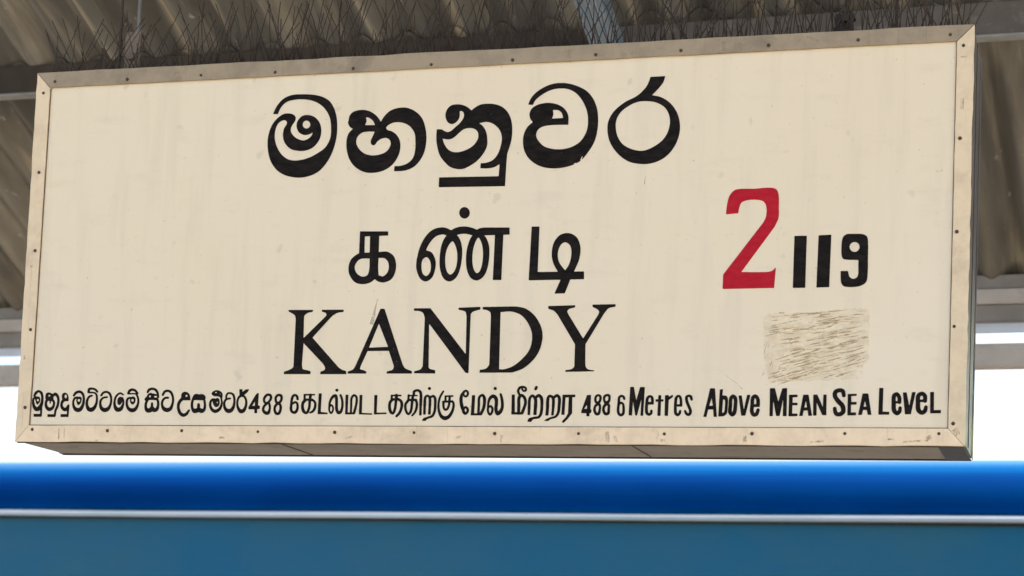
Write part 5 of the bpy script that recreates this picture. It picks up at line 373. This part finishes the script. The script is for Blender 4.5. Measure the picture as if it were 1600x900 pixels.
M['rafter'] = mat_mottled('blue_grey_paint', (0.11, 0.16, 0.22), (0.16, 0.225, 0.30), 7, 0.4, 0.0, 0.2, (0.42, 0.48, 0.54), (3, 0.25, 1))
M['fascia'] = mat_mottled('grey_fascia', (0.56, 0.51, 0.455), (0.45, 0.41, 0.37), 5, 0.6, 0.0, 0.2, (0.36, 0.33, 0.29))
M['fascia_dark'] = mat_mottled('dark_fascia', (0.30, 0.275, 0.245), (0.22, 0.20, 0.175), 5, 0.6, 0.0, 0.2)
M['post'] = mat_mottled('cream_post_paint', (0.5, 0.48, 0.42), (0.4, 0.37, 0.31), 5, 0.5)
k = NT('white_plastic_gutter')
k.b.inputs['Transmission Weight'].default_value = 0.0
tr = k.n('ShaderNodeBsdfTranslucent'); tr.inputs[0].default_value = (0.85, 0.87, 0.88, 1)
mx = k.n('ShaderNodeMixShader'); mx.inputs[0].default_value = 0.6
k.l(k.b.outputs[0], mx.inputs[1]); k.l(tr.outputs[0], mx.inputs[2])
k.l(mx.outputs[0], k.t.nodes['Material Output'].inputs['Surface'])
M['gutter'] = k.out((0.82, 0.83, 0.83), 0.35)

canopy = empty('platform_canopy', (0, 0, 0), ROT)
tag(canopy, 'sloping corrugated platform canopy with brown purlins and grey eave boards behind the sign', 'canopy')
VE, ZE = 3.2, 1.05 + ZB
TT = math.tan(R(25.6))
def roof_z(v): return ZE + (VE - v) * TT
V0 = -1.4
PITCH = 0.176
def sheet_mesh(width, v0, v1, amp=0.030):
    per = 14; n = int(round(width / PITCH * per)); rows = 5
    vs = []; fs = []
    for t in (0, 1):
        for j in range(rows):
            v = v0 + (v1 - v0) * j / (rows - 1)
            for i in range(n + 1):
                u = width * i / n
                vs.append((u, v, roof_z(v) + amp * math.sin(2 * math.pi * u / PITCH) + 0.007 * t))
    W = n + 1
    for t in (0, 1):
        o_ = t * rows * W
        for j in range(rows - 1):
            for i in range(n):
                q = (o_ + j*W + i, o_ + j*W + i + 1, o_ + (j+1)*W + i + 1, o_ + (j+1)*W + i)
                fs.append(q if t else q[::-1])
    for i in range(n):                        # ends
        for j in (0, rows - 1):
            a_ = j*W + i; fs.append((a_, a_ + 1, a_ + 1 + rows*W, a_ + rows*W))
    for j in range(rows - 1):
        for i in (0, n):
            a_ = j*W + i; fs.append((a_, a_ + W, a_ + W + rows*W, a_ + rows*W))
    return mesh('roof_sheet', vs, fs)
SW = PITCH * 6
lower = sheet_mesh(SW + PITCH * 0.5, 1.90, VE + 0.16)
upper = sheet_mesh(SW + PITCH * 0.5, V0, 2.02)
for i in range(-9, 8):
    for me, dz in ((lower, 0.0), (upper, 0.012)):
        o = link('roof_sheet', me, M['roof'], canopy, True)
        o.location = (i * SW, 0, dz + (0.004 if i % 2 else 0.0))
# purlins (steel angles): dark rusty run on the left, grey run on the right, meeting at the rafter
pz = -0.027
def purlin(u0, u1, v, h, mat, z_off=pz, lip=True, tilt=0.0):
    bm = bmesh.new()
    box_bm(bm, u0, u1, v, v + 0.006, roof_z(v) + z_off - h, roof_z(v) + z_off)
    box_bm(bm, u0, u1, v + 0.006, v + 0.06, roof_z(v) + z_off - 0.008, roof_z(v) + z_off - 0.002)
    o = link('purlin', finish(bm, 'purlin', 0.001, 1), mat, canopy)
    o.rotation_euler = (0, tilt, 0); o.location = (0, 0, 1.3 * math.sin(-tilt))
    o.location.x = -math.sin(tilt) * roof_z(v)
    if lip:
        l_ = box('flange', u0, u1, v - 0.004, v + 0.05, roof_z(v) + z_off - h - 0.008, roof_z(v) + z_off - h - 0.0005, M['lip'], o, 0.001)
    return o
UJ = -0.33
purlin(-9.2, UJ, 1.86, 0.104, M['purlin_rust'], tilt=R(0.75))
purlin(UJ + 0.004, 7.0, 1.862, 0.104, M['purlin_grey'], tilt=R(0.75))
purlin(-9.2, 7.0, 0.4, 0.11, M['purlin_rust'])
purlin(-9.2, 7.0, -0.9, 0.11, M['purlin_rust'])
# rafters under the purlins, along the slope
ang = math.atan(TT)
for u in (-6.33, -4.6, UJ + 0.10, 2.9, 5.9):
    bm = bmesh.new()
    dz = -0.15
    for (w0, w1, h0, h1) in ((-0.047, 0.047, -0.070, -0.063), (-0.047, -0.040, -0.063, 0.0), (0.040, 0.047, -0.063, 0.0)):
        vs = box_bm(bm, u + w0, u + w1, V0, VE - 0.02, h0, h1)
        for v_ in vs: v_.co.z += roof_z(v_.co.y) + dz
    link('rafter', finish(bm, 'rafter', 0.0015, 1), M['rafter'], canopy)
# eave: layered boards, white gutter lip and a separate tie beam below an open slit
zb = ZB
def eave(name, v0, v1, z0, z1, mat, bev=0.003):
    return box(name, -9.4, 7.2, VE + v0, VE + v1, zb + z0, zb + z1, mat, canopy, bev)
eave('eave_purlin', -0.02, 0.05, 0.992, 1.045, M['fascia_dark'])
eave('fascia_board', -0.035, 0.0, 0.935, 0.990, M['fascia'])
eave('fascia_board', -0.02, 0.03, 0.872, 0.933, M['fascia_dark'])
eave('gutter', 0.035, 0.05, 0.838, 0.885, M['gutter'], 0.001)
eave('tie_beam', -0.03, 0.05, 0.700, 0.787, M['fascia'])
for u in (-6.33, -1.3, 5.9):                   # posts that carry the eave (the middle one stands behind the sign)
    bm = bmesh.new(); box_bm(bm, u - 0.06, u + 0.06, VE + 0.055, VE + 0.115, 0.0, zb + 0.99)
    if u == -1.3: bm.free(); continue
    link('post', finish(bm, 'post', 0.006), M['post'], canopy)

# ------------------------------------------------------------------ train
train = empty('passenger_train', (0, 5.0, -1.0), ROT)
train.location = (math.sin(-ROT) * 5.0, math.cos(ROT) * 5.0, -1.0)
tag(train, 'blue train carriage with rounded roof and white gutter strip, seen below the sign', 'train')
def mat_train(name, c1, c2, rough, metal):
    k = NT(name)
    co = k.coord((0.55, 1, 0.9))
    base = k.mix(k.ramp(k.noise(co, 2.0, 5, 0.6), [(0.3, 0.0), (0.7, 1.0)]), c1, c2)
    k.bump(k.noise(k.coord((0.35, 3, 9)), 2.2, 4, 0.6), 0.30, 0.010)
    return k.out(base, rough, metal, 0.25)
M['train_roof'] = mat_train('glossy_blue_roof', (0.0004, 0.040, 0.135), (0.0004, 0.054, 0.175), 0.17, 0.95)
M['train_roof'].node_tree.nodes['Principled BSDF'].inputs['Specular Tint'].default_value = (0.10, 0.62, 1.0, 1)
M['train_side'] = mat_train('dull_blue_side', (0.020, 0.115, 0.185), (0.000, 0.108, 0.222), 0.42, 0.0)
M['train_trim'] = mat_mottled('white_aluminium_trim', (0.50, 0.55, 0.57), (0.34, 0.40, 0.42), 1.6, 0.32, 0.5, 0.1, None, (0.3, 1, 1))
M['seal'] = mat_mottled('black_rubber', (0.02, 0.02, 0.022), (0.03, 0.03, 0.03), 10, 0.7)
M['glass'] = mat_mottled('dark_glass', (0.02, 0.025, 0.03), (0.025, 0.03, 0.035), 2, 0.06, 0.0, 0.0)
U0, U1 = -22.0, 9.5
H0 = 1.0 + ZB                                   # train parts are measured from the rail level (z = -1 m)
def sweep(name, prof, mat, parent, closed=True, smooth=False, segs=60, wob=0.0):
    vs = []; fs = []
    n = len(prof)
    for j in range(segs + 1):
        u = U0 + (U1 - U0) * j / segs
        w = wob * math.sin(u * 2.1) + wob * 0.6 * math.sin(u * 0.83 + 1.0)
        vs += [(u, y, z + w) for y, z in prof]
    m = n if closed else n - 1
    for j in range(segs):
        for i in range(m):
            a_ = j*n + i; b_ = j*n + (i+1) % n
            fs.append((a_, a_ + n, b_ + n, b_))
    if closed:
        fs.append(tuple(range(n))); fs.append(tuple(range(segs*n, (segs+1)*n))[::-1])
    me = mesh(name, vs, fs)
    bm = bmesh.new(); bm.from_mesh(me); bmesh.ops.recalc_face_normals(bm, faces=bm.faces); bm.to_mesh(me); bm.free()
    return link(name, me, mat, parent, smooth)
sweep('body', [(0.0, 0.25), (0.0, H0 + 0.285), (2.9, H0 + 0.285), (2.9, 0.25)], M['train_side'], train, segs=2)
arc = [(0.012 + 1.45 * (1 - math.cos(t)), H0 + 0.325 + 0.400 * math.sin(t)) for t in [math.pi * i / 72 for i in range(37)]]
arc += [(2.9 - y, z) for y, z in arc[-2::-1]]
sweep('roof', arc, M['train_roof'], train, closed=True, smooth=True)
sweep('gutter', [(-0.035, H0 + 0.294), (-0.035, H0 + 0.309), (-0.024, H0 + 0.321), (0.02, H0 + 0.324), (0.02, H0 + 0.290), (-0.028, H0 + 0.290)], M['train_trim'], train, wob=0.0015)
sweep('rubber_seal', [(-0.012, H0 + 0.279), (-0.012, H0 + 0.2855), (-0.0005, H0 + 0.2855), (-0.0005, H0 + 0.279)], M['seal'], train)
for i in range(18):
    u = U0 + 1.2 + i * 1.7
    box('window', u, u + 1.05, -0.006, 0.012, H0 - 0.95, H0 - 0.15, M['glass'], train, 0.002)

# ------------------------------------------------------------------ the sign
sign = empty('station_sign', (0, 0, ZB))
tag(sign, 'long cream station name board with black lettering in three scripts and a red 2', 'sign')
HW, HH, DD = 1.2, 0.9757, 0.2629
TL, TR, BL, BR = [INNER[k_] for k_ in ('TL', 'TR', 'BL', 'BR')]
G = 0.0010
cor = [(TL[0] - 0.001, TL[1] + 0.001)] + [(TL[0] - 0.001 + 0.013 * (1 - math.sin(a_)), TL[1] + 0.001 - 0.013 * (1 - math.cos(a_))) for a_ in [i * math.pi / 16 for i in range(9)]]
prism('corner_fillet', cor, 0.0008, 0.0056, M['rail_dark'], sign)
panel = prism('panel', [(-1.188, 0.012), (1.188, 0.012), (1.188, 0.964), (-1.188, 0.964)], 0.006, 0.012, M['panel'], sign)
def wavy(p, q, n, amp):
    """edge from p to q with small dents, as the hand-cut rails have"""
    out = []
    for i in range(n + 1):
        t = i / n
        j = 0 if i in (0, n) else random.uniform(-amp, amp)
        dx, dz = q[0] - p[0], q[1] - p[1]; L = math.hypot(dx, dz)
        out.append((p[0] + dx*t - dz/L*j, p[1] + dz*t + dx/L*j))
    return out
def rail(outer_a, outer_b, inner_b, inner_a, mat, label=None):
    poly = wavy(outer_a, outer_b, 40, 0.0012)[:] + wavy(inner_b, inner_a, 40, 0.0005)
    bm = bmesh.new()
    a_ = [bm.verts.new((x, 0.0, z)) for x, z in poly]
    b_ = [bm.verts.new((x, 0.0055, z)) for x, z in poly]
    f = bm.faces.new(a_); bm.faces.new(b_[::-1])
    n = len(poly)
    for i in range(n): bm.faces.new((a_[i], b_[i], b_[(i+1) % n], a_[(i+1) % n]))
    bmesh.ops.recalc_face_normals(bm, faces=bm.faces)
    es = [e_ for e_ in bm.edges if abs(e_.verts[0].co.y) < 1e-6 and abs(e_.verts[1].co.y) < 1e-6]
    bmesh.ops.bevel(bm, geom=es, offset=0.0007, segments=1, affect='EDGES')
    me = bpy.data.meshes.new('rail'); bm.to_mesh(me); bm.free()
    o = link('rail', me, mat, sign)
    if label: o['label'] = label
    return o
TOPA, TOPB, BOTA, BOTB = (-HW, HH), (HW, HH), (-HW, 0.0), (HW, -0.001)
rail(TOPA, (TOPB[0] - G, TOPB[1]), (TR[0] - G, TR[1]), (TL[0] + G, TL[1]), M['rail_dark'], 'darker top rail of the frame')
rail((BOTA[0] + G, BOTA[1]), (BOTB[0] - G, BOTB[1]), (BR[0] - G, BR[1]), (BL[0] + G, BL[1]), M['rail'], 'pale cream bottom rail of the frame')
rail(BOTA, (TOPA[0], TOPA[1] - 0.001), (TL[0], TL[1] - 0.001), BL, M['rail_side'])
rail(BOTB, (TOPB[0], TOPB[1] - 0.001), (TR[0], TR[1] - 0.001), BR, M['rail_side'])
# folded return of each rail round the box edge, body sheets behind it
box('box_top', -1.196, 1.196, 0.0062, DD, HH - 0.006, HH - 0.002, M['rail_dark'], sign, 0.0005)
box('back_sheet', -1.196, 1.196, DD - 0.004, DD, 0.004, HH - 0.0065, M['side'], sign)
for x0, x1, dz in ((-1.1945, -0.4705, 0.0), (-0.4690, 0.4255, 0.0), (0.4270, 1.1945, 0.0)):
    bm = bmesh.new()
    vs = box_bm(bm, x0, x1, 0.0062, DD, 0.001, 0.004)
    link('soffit_sheet', finish(bm, 'soffit_sheet', 0.0004, 1), M['soffit'], sign)
for x in (-0.4698, 0.4262):
    box('seam', x - 0.0011, x + 0.0011, 0.008, DD - 0.008, -0.0008, 0.0006, M['seam'], sign)
box('edge_strip', -1.198, 1.198, 0.0060, 0.014, -0.0022, 0.0007, M['seam'], sign, 0.0004)
box('edge_strip', -1.198, 1.198, DD - 0.010, DD + 0.002, -0.0022, 0.0007, M['seam'], sign, 0.0004)
box('corner_bracket', 1.140, 1.1972, 0.0145, DD - 0.0105, -0.0018, 0.0007, M['soffit_dark'], sign, 0.0004)
for sx in (-1, 1):
    box('side_sheet', min(sx*1.1955, sx*1.199), max(sx*1.1955, sx*1.199), 0.0062, DD, 0.0045, HH - 0.007, M['side'], sign, 0.0004)
    box('edge_strip', min(sx*1.1995, sx*1.2015), max(sx*1.1995, sx*1.2015), DD - 0.022, DD + 0.001, 0.0, HH - 0.004, M['side'], sign, 0.0004)
    box('side_seam', min(sx*1.1992, sx*1.2004), max(sx*1.1992, sx*1.2004), 0.11, 0.118, 0.01, HH - 0.012, M['seam'], sign)
# thin brown line along the inner edge of three rails
w = 0.0020
def line_strip(a_, b_, n_):
    (x0, z0), (x1, z1) = a_, b_
    prism('inner_edge_line', [(x0, z0), (x1, z1), (x1 + n_[0]*w, z1 + n_[1]*w), (x0 + n_[0]*w, z0 + n_[1]*w)], 0.0030, 0.0058, M['inner_line'], sign)
line_strip(BL, BR, (0, 1)); line_strip(BL, TL, (1, 0)); line_strip(BR, TR, (-1, 0))
for (xi, zi), (xo, zo) in ((TL, TOPA), (TR, TOPB), (BL, BOTA), (BR, BOTB)):
    d_ = Vector((xo - xi, zo - zi)).normalized(); n2 = Vector((-d_.y, d_.x)) * 0.003
    prism('mitre_joint', [(xi - n2.x, zi - n2.y), (xi + n2.x, zi + n2.y), (xo - d_.x*0.004 + n2.x, zo - d_.y*0.004 + n2.y), (xo - d_.x*0.004 - n2.x, zo - d_.y*0.004 - n2.y)], 0.0056, 0.00595, M['seam'], sign)
# screws
bm = bmesh.new()
rings = []
for (r_, y_) in ((0.0037, 0.0), (0.0036, -0.0011), (0.0026, -0.0020), (0.0, -0.0023)):
    if r_ == 0: top = bm.verts.new((0, y_, 0)); continue
    rings.append([bm.verts.new((r_*math.cos(t*math.pi/5), y_, r_*math.sin(t*math.pi/5))) for t in range(10)])
for A_, B_ in zip(rings[:-1], rings[1:]):
    for i in range(10): bm.faces.new((A_[i], A_[(i+1) % 10], B_[(i+1) % 10], B_[i]))
for i in range(10): bm.faces.new((rings[-1][i], rings[-1][(i+1) % 10], top))
screw_me = finish(bm, 'screw')
for x, z in SCREWS:
    o = link('screw', screw_me, M['screw'], sign)
    o.location = (x, -0.0001, z); o.scale = (random.uniform(0.95, 1.25),) * 3
# lettering: each letter is its own thin layer of paint on the panel
def letter(name, enc, mat):
    cu = bpy.data.curves.new(name, 'CURVE'); cu.dimensions = '2D'; cu.fill_mode = 'BOTH'; cu.extrude = 0.0003
    for loop in enc.split('|'):
        x = z = 0; pts = []
        for t in loop.split():
            dx, dz = t.split(','); x += int(dx); z += int(dz); pts.append((x / 1e4, z / 1e4))
        sp = cu.splines.new('POLY'); sp.points.add(len(pts) - 1); sp.use_cyclic_u = True
        for p_, (px_, pz_) in zip(sp.points, pts): p_.co = (px_, pz_, 0, 1)
    tmp = bpy.data.objects.new('tmp', cu)
    me = bpy.data.meshes.new_from_object(tmp)
    bpy.data.objects.remove(tmp)
    me.name = name
    me.transform(Matrix(((1, 0, 0, 0), (0, 0, 1, 0.006 - 0.0004), (0, 1, 0, 0), (0, 0, 0, 1))))
    me.materials.clear()
    bm = bmesh.new(); bm.from_mesh(me); bmesh.ops.recalc_face_normals(bm, faces=bm.faces); bm.to_mesh(me); bm.free()
    return link(name, me, mat, panel)
for kind, col, enc in LETTERING:
    o = letter(kind, enc, M[col])
    if col == 'red': o['label'] = 'tall red digit 2'
# residue of a removed sticker: a faint rubbed film and brown brush-like streaks
def film(name, c, alpha, sc):
    k = NT(name)
    tp = k.n('ShaderNodeBsdfTransparent'); ms = k.n('ShaderNodeMixShader')
    f_ = k.ramp(k.noise(k.coord(sc), 1.0, 5, 0.7), [(0.38, 0.0), (0.62, alpha)])
    k.l(f_, ms.inputs[0]); k.l(tp.outputs[0], ms.inputs[1]); k.l(k.b.outputs[0], ms.inputs[2])
    k.l(ms.outputs[0], k.t.nodes['Material Output'].inputs['Surface'])
    return k.out(c, 0.7)
M['film'] = film('adhesive_film', (0.72, 0.58, 0.34), 0.24, (30, 1, 60))
M['streak'] = film('adhesive_streak', (0.50, 0.37, 0.18), 0.75, (45, 1, 120))
pc = [(0.733, 0.300), (0.745, 0.309), (0.80, 0.310), (0.86, 0.312), (0.93, 0.319), (0.978, 0.318), (0.979, 0.25), (0.979, 0.20), (0.968, 0.190), (0.966, 0.156), (0.90, 0.152), (0.83, 0.150), (0.752, 0.146), (0.738, 0.20)]
PV = []
for (xa, za), (xb, zb_) in zip(pc, pc[1:] + pc[:1]):
    for i_ in range(9):
        t_ = i_ / 9
        PV.append((xa + (xb - xa) * t_ + random.uniform(-1, 1) * 0.0022, 0.0057, za + (zb_ - za) * t_ + random.uniform(-1, 1) * 0.0018))
link('adhesive_patch', mesh('adhesive_patch', PV, [tuple(range(len(PV)))]), M['film'], panel)
vs = []; fs = []
def streak(cx, cz, L, wd, an, y):
    n = 7; b0 = len(vs)
    for i in range(n + 1):
        t = i / n
        hw = wd * math.sin(math.pi * min(max(t, 0.04), 0.96)) ** 0.6 * random.uniform(0.7, 1.1) / 2
        x = cx + (t - 0.5) * L * math.cos(an) ; z = cz + (t - 0.5) * L * math.sin(an) + random.uniform(-1, 1) * wd * 0.12
        vs.append((x, y, z - hw)); vs.append((x, y, z + hw))
    for i in range(n): a_ = b0 + 2*i; fs.append((a_, a_ + 2, a_ + 3, a_ + 1))
rs = random.Random(5)
yy = 0.00565
for i in range(170):
    t = i / 170
    z = 0.155 + t * 0.160
    an = R(3 + 14 * (1 - t) ** 0.8) + rs.uniform(-0.11, 0.11)
    L = rs.choice((0.015, 0.025, 0.035, 0.05, 0.08))
    x = rs.uniform(0.740 + L/2, 0.978 - L/2)
    z = z + (x - 0.86) * (0.16 * (1 - t))
    if z < 0.150 + 0.03 * max(0, x - 0.95) or z > 0.310 + (x - 0.74) * 0.035: continue
    yy -= 0.0000015
    streak(x, z, L, rs.uniform(0.0012, 0.0048), an, yy)
for i in range(34):
    yy -= 0.0000015
    streak(rs.uniform(0.735, 0.80), rs.uniform(0.15, 0.30), rs.uniform(0.006, 0.018), rs.uniform(0.003, 0.006), R(rs.uniform(55, 110)), yy)
tag(link('adhesive_streaks', mesh('adhesive_streaks', vs, fs), M['streak'], panel), kind='stuff')
# scratches on the panel
M['scratch'] = film('scratch_mark', (0.50, 0.46, 0.36), 0.7, (60, 1, 20))
for (x0, z0, x1, z1, wd) in ((-0.2235, 0.3679, -0.2368, 0.296, 0.011), (0.4404, 0.6518, 0.4382, 0.6269, 0.0022), (0.6771, 0.1439, 0.6895, 0.1318, 0.0016), (0.615, 0.19, 0.6771, 0.1439, 0.001)):
    yy -= 0.000002
    d = Vector((x1 - x0, z1 - z0)).normalized(); n_ = Vector((-d.y, d.x)) * wd / 2
    link('scratch', mesh('scratch', [(x0, yy, z0), (x1 + n_.x, yy, z1 + n_.y), (x1 - n_.x, yy, z1 - n_.y)], [(0, 1, 2)]), M['scratch'], panel)

# smudges and runs on the rails
M['smudge'] = film('rail_smudge', (0.46, 0.36, 0.25), 0.55, (90, 1, 25))
def smudge(x, z, wd, h, ang=0.0):
    n = 8; c_, s_ = math.cos(ang), math.sin(ang)
    up = [(wd * (i / n - 0.5), h / 2 * random.uniform(0.6, 1.0)) for i in range(n + 1)]
    dn = [(wd * (0.5 - i / n), -h / 2 * random.uniform(0.6, 1.0)) for i in range(n + 1)]
    pts = [(x + a_ * c_ - b_ * s_, -0.0003, z + a_ * s_ + b_ * c_) for a_, b_ in up + dn]
    link('smudge', mesh('smudge', pts, [tuple(range(len(pts)))]), M['smudge'], sign)
for x, z, wd, h, an in ((0.372, 0.016, 0.010, 0.030, 0.1), (0.392, 0.012, 0.007, 0.020, 0.3), (0.492, 0.020, 0.006, 0.034, 0), (0.505, 0.010, 0.012, 0.008, 0),
                        (0.868, 0.008, 0.030, 0.005, 0.05), (1.09, 0.010, 0.055, 0.005, 0.06), (1.12, 0.018, 0.012, 0.012, 0.4), (1.035, 0.014, 0.014, 0.005, 0),
                        (-1.075, 0.020, 0.004, 0.034, 0), (-1.060, 0.020, 0.003, 0.034, 0), (-0.965, 0.004, 0.010, 0.006, 0), (-0.28, 0.014, 0.02, 0.006, 0.3),
                        (0.0, 0.015, 0.018, 0.008, 0.2), (0.11, 0.012, 0.006, 0.022, 0), (0.70, 0.014, 0.009, 0.020, 0.1), (-0.62, 0.012, 0.014, 0.006, 0),
                        (1.177, 0.900, 0.016, 0.0045, 0.0), (1.176, 0.79, 0.008, 0.03, 0), (1.180, 0.032, 0.012, 0.02, 0.5), (-1.183, 0.46, 0.008, 0.008, 0), (-1.188, 0.22, 0.006, 0.014, 0),
                        (-0.80, 0.955, 0.02, 0.010, 0.2), (0.24, 0.953, 0.012, 0.025, 0), (0.62, 0.955, 0.010, 0.028, 0), (0.66, 0.951, 0.008, 0.024, 0), (0.83, 0.96, 0.03, 0.008, -0.4)):
    smudge(x, z, wd, h, an)

# hangers: bracket, nut and rod on the box top, part of the sign
def hanger(x, mat, rodm, dx2, hb=0.14):
    bm = bmesh.new()
    box_bm(bm, x - 0.024, x + 0.020, 0.125, 0.131, HH - 0.002, HH + hb)
    box_bm(bm, x - 0.024, x + 0.020, 0.1315, 0.19, HH - 0.0015, HH + 0.005)
    box_bm(bm, x - 0.024, x + 0.020, 0.1315, 0.175, HH + hb - 0.006, HH + hb)
    br = link('hanger_bracket', finish(bm, 'hanger_bracket', 0.001, 1), mat, sign)
    bm = bmesh.new(); rod_bm(bm, [(x, 0.15, HH + hb + 0.0005), (x, 0.15, HH + hb + 0.012)], 0.012, 6); link('nut', finish(bm, 'nut'), rodm, br)
    bm = bmesh.new(); rod_bm(bm, [(x, 0.108, HH + 0.07), (x, 0.1245, HH + 0.07)], 0.011, 6); link('bolt', finish(bm, 'bolt'), mat, br)
    bm = bmesh.new(); rod_bm(bm, [(x, 0.15, HH + 0.05), (x, 0.15, roof_z(0.15) - ZB - 0.02)], 0.0048, 8); link('rod', finish(bm, 'rod'), rodm, br)
    bm = bmesh.new(); rod_bm(bm, [(x + dx2, 0.14, HH - 0.002), (x + dx2 * 1.02, 0.14, roof_z(0.15) - ZB - 0.02)], 0.0042, 8); link('rod', finish(bm, 'rod'), M['spike'], br)
hanger(-0.990, M['bracket'], M['zinc'], -0.046)
hanger(0.888, M['purlin_rust'], M['spike'], 0.12, 0.085)

# ------------------------------------------------------------------ bird spikes on the box top
strip_len = 2.38 / 6
ords = ('leftmost', 'second from the left', 'third from the left', 'third from the right', 'second from the right', 'rightmost')
def spike_mesh(L, lean_x, lean_y, r):
    bm = bmesh.new()
    b = random.uniform(-0.010, 0.010) * L / 0.15
    pts = [(lean_x * t + b * math.sin(math.pi * t), lean_y * t, L * t) for t in (0, 0.33, 0.66, 1.0)]
    rod_bm(bm, pts, r, 5, 0.8)
    me = finish(bm, 'spike')
    me.materials.append(M['spike'])
    for p in me.polygons: p.use_smooth = True
    return me
LIB = {'L': [spike_mesh(random.uniform(0.15, 0.24), random.uniform(-0.085, -0.035), random.uniform(-0.02, 0.02), 0.0013) for _ in range(8)],
       'R': [spike_mesh(random.uniform(0.15, 0.24), random.uniform(0.035, 0.085), random.uniform(-0.02, 0.02), 0.0013) for _ in range(8)],
       'V': [spike_mesh(random.uniform(0.11, 0.22), random.uniform(-0.018, 0.018), random.uniform(-0.015, 0.015), 0.0013) for _ in range(8)],
       'S': [spike_mesh(random.uniform(0.06, 0.10), random.uniform(-0.03, 0.03), random.uniform(-0.04, 0.0), 0.0013) for _ in range(8)]}
for s_ in range(6):
    x0 = -1.188 + s_ * strip_len
    st = empty('bird_spike_strip', (x0 + strip_len / 2, 0.05, ZB + HH - 0.002))
    tag(st, 'rusty bird spike strip on the sign top, ' + ords[s_], 'bird spikes', 'bird spike strips along the top edge of the sign')
    box('base', -strip_len/2 + 0.002, strip_len/2 - 0.002, -0.012, 0.110, 0.0, 0.004, M['spike_base'], st, 0.001)
    n = 16
    for i in range(n):
        xx = -strip_len/2 + (i + 0.5) * strip_len / n
        # little clip that holds each fan
        bm = bmesh.new(); box_bm(bm, -0.0028, 0.0028, -0.006, 0.006, 0.004, 0.013)
        o = link('clip', finish(bm, 'clip', 0.0008, 1), M['spike_base'], st); o.location = (xx, 0, 0)
        kinds = ['L', 'R', 'V', 'S', 'S'] if s_ < 4 else ['L', 'R', 'V', 'V', 'S']
        if s_ == 0: kinds = random.sample(['L', 'R', 'V', 'S'], 4)
        for kd in kinds:
            row = random.choice((0.0, 0.0, 0.05, 0.095))
            o = link('spike', random.choice(LIB[kd]), None, st)
            o.location = (xx + random.uniform(-0.010, 0.010), row, 0.004)
            o.scale = (random.uniform(0.8, 1.2), 1, random.uniform(0.85, 1.1) * (0.8 if s_ == 0 else 1))
